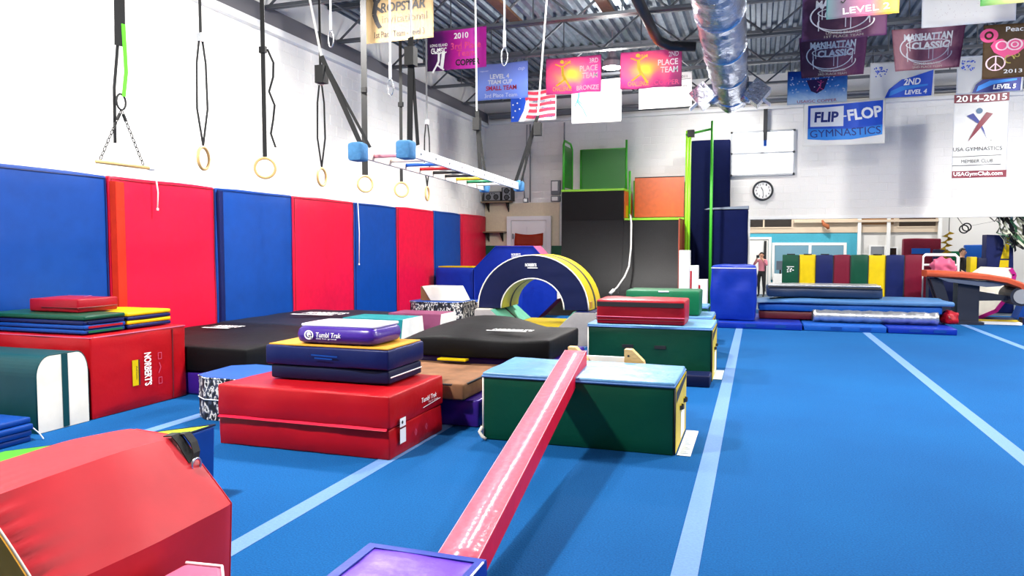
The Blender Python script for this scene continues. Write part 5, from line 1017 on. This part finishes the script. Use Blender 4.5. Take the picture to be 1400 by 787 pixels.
bmesh.ops.solidify(b, geom=b.faces[:], thickness=.008); obj('ruffle', b, mat('streamer_yellow', '#d0b030', .6, 0, .1, 6, .2), t, True); obj('cord', tube(bm_new(), [(4.6, 21.2, 2.02), (4.6, 21.2, 6.1)], .008, 6), M_INK, t)
t = thing('hanging_rings', 'pair of dark rings on slanting black straps under the far header', 'gym ring', (4.9, 21.5, 2.2))
for dx in (0, .06): obj('ring', tube(bm_new(), [(5.0+dx+.1*math.cos(a), 21.5+.04*dx, 2.08+.1*math.sin(a)+dx*.8) for a in [2*PI*k/20 for k in range(20)]], .016, 8, closed=True), M_INK, t, True)
obj('strap', strap(bm_new(), [(4.96, 21.5, 2.2), (4.7, 21.5, 2.6), (4.45, 21.5, 3.1)], (0, 1, 0), .06), M_BLACK, t); obj('strap', strap(bm_new(), [(5.14, 21.5, 2.16), (5.6, 21.5, 2.26), (6.3, 21.5, 2.4), (7.0, 21.5, 2.9)], (0, 1, 0), .05), M_BLACK, t)
t = thing('camouflage_net', 'ragged camouflage net draped from the ceiling at the right edge', 'net', (6.1, 20.6, 1.5))
rs = random.Random(11)
for k in range(44):
    x = 5.45+rs.random()*1.0; z = 2.4; pts = [(x, 20.6+rs.uniform(-.2, .2), z)]
    for q in range(6): x += rs.uniform(-.08, .12)+.03; z -= rs.uniform(.08, .2); pts.append((x, 20.6+rs.uniform(-.2, .2), z))
    obj('net_strip', strap(bm_new(), pts, (rs.random(), rs.random(), .3), rs.uniform(.04, .1), .006), (mat('net_pale', '#c4c8b4', .8), mat('net_green', '#3a6a48', .8), M_INK)[k % 3], t)
b = bm_new()
for k in range(7): tube(b, [(5.3+.2*k, 20.55, 2.36), (5.42+.2*k, 20.55, 2.24), (5.5+.2*k, 20.55, 2.36)], .014, 5)
stuff(obj('scalloped_cord', b, M_INK, t))

# ---------------------------------------------------------------- people
def person(lab, loc, rz, joints, edges, regions, hair_m, hair_long, hold=None):
    """one skinned body; joints: name -> (x,y,z,r) in the figure's own frame, facing -Y; regions colour faces by place"""
    t = thing('person', lab, 'person', loc, rz)
    idx = {k: i for i, k in enumerate(joints)}
    me = bpy.data.meshes.new('body'); me.from_pydata([v[:3] for v in joints.values()], [(idx[a], idx[b]) for a, b in edges], [])
    o = bpy.data.objects.new('tmp', me); COL.objects.link(o)
    md = o.modifiers.new('skin', 'SKIN'); md.branch_smoothing = .3; md.use_smooth_shade = True; o.modifiers.new('sub', 'SUBSURF').levels = 2
    for i, v in enumerate(joints.values()):
        r = v[3]; me.skin_vertices[0].data[i].radius = (r, r) if not isinstance(r, tuple) else r
    me.skin_vertices[0].data[idx['pelvis']].use_root = True
    dg = bpy.context.evaluated_depsgraph_get(); dg.update(); nm = bpy.data.meshes.new_from_object(o.evaluated_get(dg)); bpy.data.objects.remove(o)
    nm.name = 'body'; mats = [M_SKIN]+[m for m, fn in regions]; nm.materials.clear()
    for m in mats: nm.materials.append(m)
    for p in nm.polygons:
        p.use_smooth = True; p.material_index = 0
        for i, (m, fn) in enumerate(regions):
            if fn(p.center): p.material_index = i+1
    bo = bpy.data.objects.new('body', nm); COL.objects.link(bo); bo.parent = t
    h = Vector(joints['head'][:3]); R = joints['head'][3] if not isinstance(joints['head'][3], tuple) else joints['head'][3][0]
    M = Matrix.Translation(loc) @ Matrix.Rotation(rz, 4, 'Z')
    def loc_obj(nm_, bm, m, smooth=True):
        bm.transform(M); return obj(nm_, bm, m, t, smooth)
    # hair: cap over the skull, open at the face
    b = bm_new(); bmesh.ops.create_uvsphere(b, u_segments=18, v_segments=12, radius=1)
    bmesh.ops.delete(b, geom=[v for v in b.verts if (v.co.y < -.35 and v.co.z < .45) or v.co.z < (-1.0 if hair_long else -.35)], context='VERTS')
    for v in b.verts:
        k = 1+.06*noise.noise(v.co*4); v.co = Vector((v.co.x*R*1.12*k, v.co.y*R*1.2*k+.008, v.co.z*R*1.25*k+.02))+h
        if hair_long and v.co.z < h.z-.01: v.co.z -= (h.z-v.co.z)*1.3; v.co.y += .01
    bmesh.ops.solidify(b, geom=b.faces[:], thickness=.008); loc_obj('hair', b, hair_m)
    for s in (-1, 1):
        b = bm_new(); bmesh.ops.create_uvsphere(b, u_segments=8, v_segments=6, radius=.011); bmesh.ops.translate(b, verts=b.verts, vec=h+Vector((s*.034, -R*.98, .012))); loc_obj('eye', b, M_INK)
        b = bm_new(); bmesh.ops.create_uvsphere(b, u_segments=8, v_segments=6, radius=.02); bmesh.ops.scale(b, verts=b.verts, vec=(.5, .8, 1.3)); bmesh.ops.translate(b, verts=b.verts, vec=h+Vector((s*R*1.03, 0, 0))); loc_obj('ear', b, M_SKIN)
    b = bm_new(); tube(b, [h+Vector((0, -R*.95, .015)), h+Vector((0, -R*1.18, -.02)), h+Vector((0, -R*.98, -.03))], [.006, .014, .008], 8); loc_obj('nose', b, M_SKIN)
    b = bm_new(); tube(b, [h+Vector((-.024, -R*.92, -.056)), h+Vector((0, -R*.99, -.058)), h+Vector((.024, -R*.92, -.056))], .006, 6); loc_obj('mouth', b, mat('lips', '#a85850', .5))
    return t
def hand(J, E, wrist, s, tag_, wp, fwd, side):
    """palm and five fingers from the wrist; fwd = along the fingers, side = towards the thumb"""
    w, fw, sd = Vector(wp), Vector(fwd).normalized(), Vector(side).normalized()
    p = w+fw*.05; J[tag_+'palm'] = (*p, .026); E.append((wrist, tag_+'palm')); dn = fw.cross(sd)*-.5
    for k, (l, o) in enumerate(((.055, .024), (.065, .008), (.06, -.008), (.046, -.022))):
        a = p+fw*.03+sd*o; b = a+fw*l*.6; c = b+(fw+dn).normalized()*l*.5
        for nm, q, r in (('a', a, .011), ('b', b, .009), ('c', c, .008)): J['%sf%d%s' % (tag_, k, nm)] = (*q, r)
        E += [(tag_+'palm', '%sf%da' % (tag_, k)), ('%sf%da' % (tag_, k), '%sf%db' % (tag_, k)), ('%sf%db' % (tag_, k), '%sf%dc' % (tag_, k))]
    a = w+fw*.03+sd*.03; b = a+(sd*.8+fw).normalized()*.035; J[tag_+'ta'] = (*a, .012); J[tag_+'tb'] = (*b, .009); E += [(tag_+'palm', tag_+'ta'), (tag_+'ta', tag_+'tb')]
def skeleton(H, wr, el):
    k = H/1.7; J = {}; E = []
    def A(n, x, y, z, r, par=None):
        J[n] = (x*k, y*k, z*k, tuple(q*k for q in r) if isinstance(r, tuple) else r*k)
        if par: E.append((par, n))
    A('pelvis', 0, 0, .92, (.145, .105)); A('waist', 0, .005, 1.07, (.125, .092), 'pelvis'); A('chest', 0, .01, 1.26, (.15, .105), 'waist'); A('collar', 0, .01, 1.4, (.1, .075), 'chest'); A('neck', 0, 0, 1.47, .05, 'collar'); A('head', 0, -.012, 1.59, (.08, .098), 'neck'); A('crown', 0, 0, 1.665, (.055, .065), 'head')
    for s, n in ((-1, 'l'), (1, 'r')):
        A(n+'hip', s*.09, 0, .86, .088, 'pelvis'); A(n+'knee', s*.1, -.02, .48, .058, n+'hip'); A(n+'calf', s*.1, .01, .34, .052, n+'knee'); A(n+'ank', s*.1, .02, .09, .036, n+'calf'); A(n+'heel', s*.1, .0, .04, .036, n+'ank'); A(n+'toe', s*.12, -.15, .03, .03, n+'heel')
        A(n+'sh', s*.17, .01, 1.39, .058, 'collar'); e = el[n]; w = wr[n]; A(n+'el', *e, .042, n+'sh'); A(n+'wr', *w, .029, n+'el')
        f = Vector(w)-Vector(e); hand(J, E, n+'wr', s, n, Vector(w)*k, f, Vector((-s*.4, -.2, .9)))
    return J, E
# person in pink by the doorway, both hands raised with a phone; seen from three-quarters
J, E = skeleton(1.45, {'l': (-.06, -.3, 1.5), 'r': (.1, -.3, 1.47)}, {'l': (-.24, -.16, 1.22), 'r': (.25, -.14, 1.2)})
k = 1.45/1.7; pinktop = mat('pink_top', '#c87888', .8); blk = mat('black_trousers', '#141418', .7)
p1 = person('person in pink top and black trousers at the doorway, raising a phone with both hands', (.13, 25.4, -.012), -.35, J, E,
    [(blk, lambda c: c.z < 1.0*k and c.z > .09*k), (pinktop, lambda c: c.z >= 1.0*k and c.z < 1.43*k and math.hypot(c.x, c.y+.3*k) > .17*k), (M_INK, lambda c: c.z <= .09*k)], M_HAIR, True)
mt = Matrix.Translation((.13, 25.4, -.012)) @ Matrix.Rotation(-.35, 4, 'Z'); b = bm_new(); box(b, -.045, .05, -.33*k-.085, -.33*k-.075, 1.49*k, 1.6*k); b.transform(mt)
tag(obj('phone', bevel(b, .003), M_INK), 'dark phone held up by the person in pink', 'phone')
J, E = skeleton(1.6, {'l': (-.16, -.22, .98), 'r': (.2, -.2, 1.0)}, {'l': (-.25, .02, 1.14), 'r': (.26, .02, 1.14)})
k2 = 1.6/1.7; blkshirt = mat('black_shirt', '#0e0e12', .8)
person('person in black with short dark hair, seen from the side behind the vault table', (5.1, 22.0, -.012), .9, J, E,
    [(blkshirt, lambda c: c.z > .9*k2 and c.z < 1.45*k2 and not (c.y < -.1*k2 and c.z < 1.1*k2)), (blk, lambda c: .09*k2 < c.z <= .9*k2), (M_INK, lambda c: c.z <= .09*k2)], M_HAIR, False)
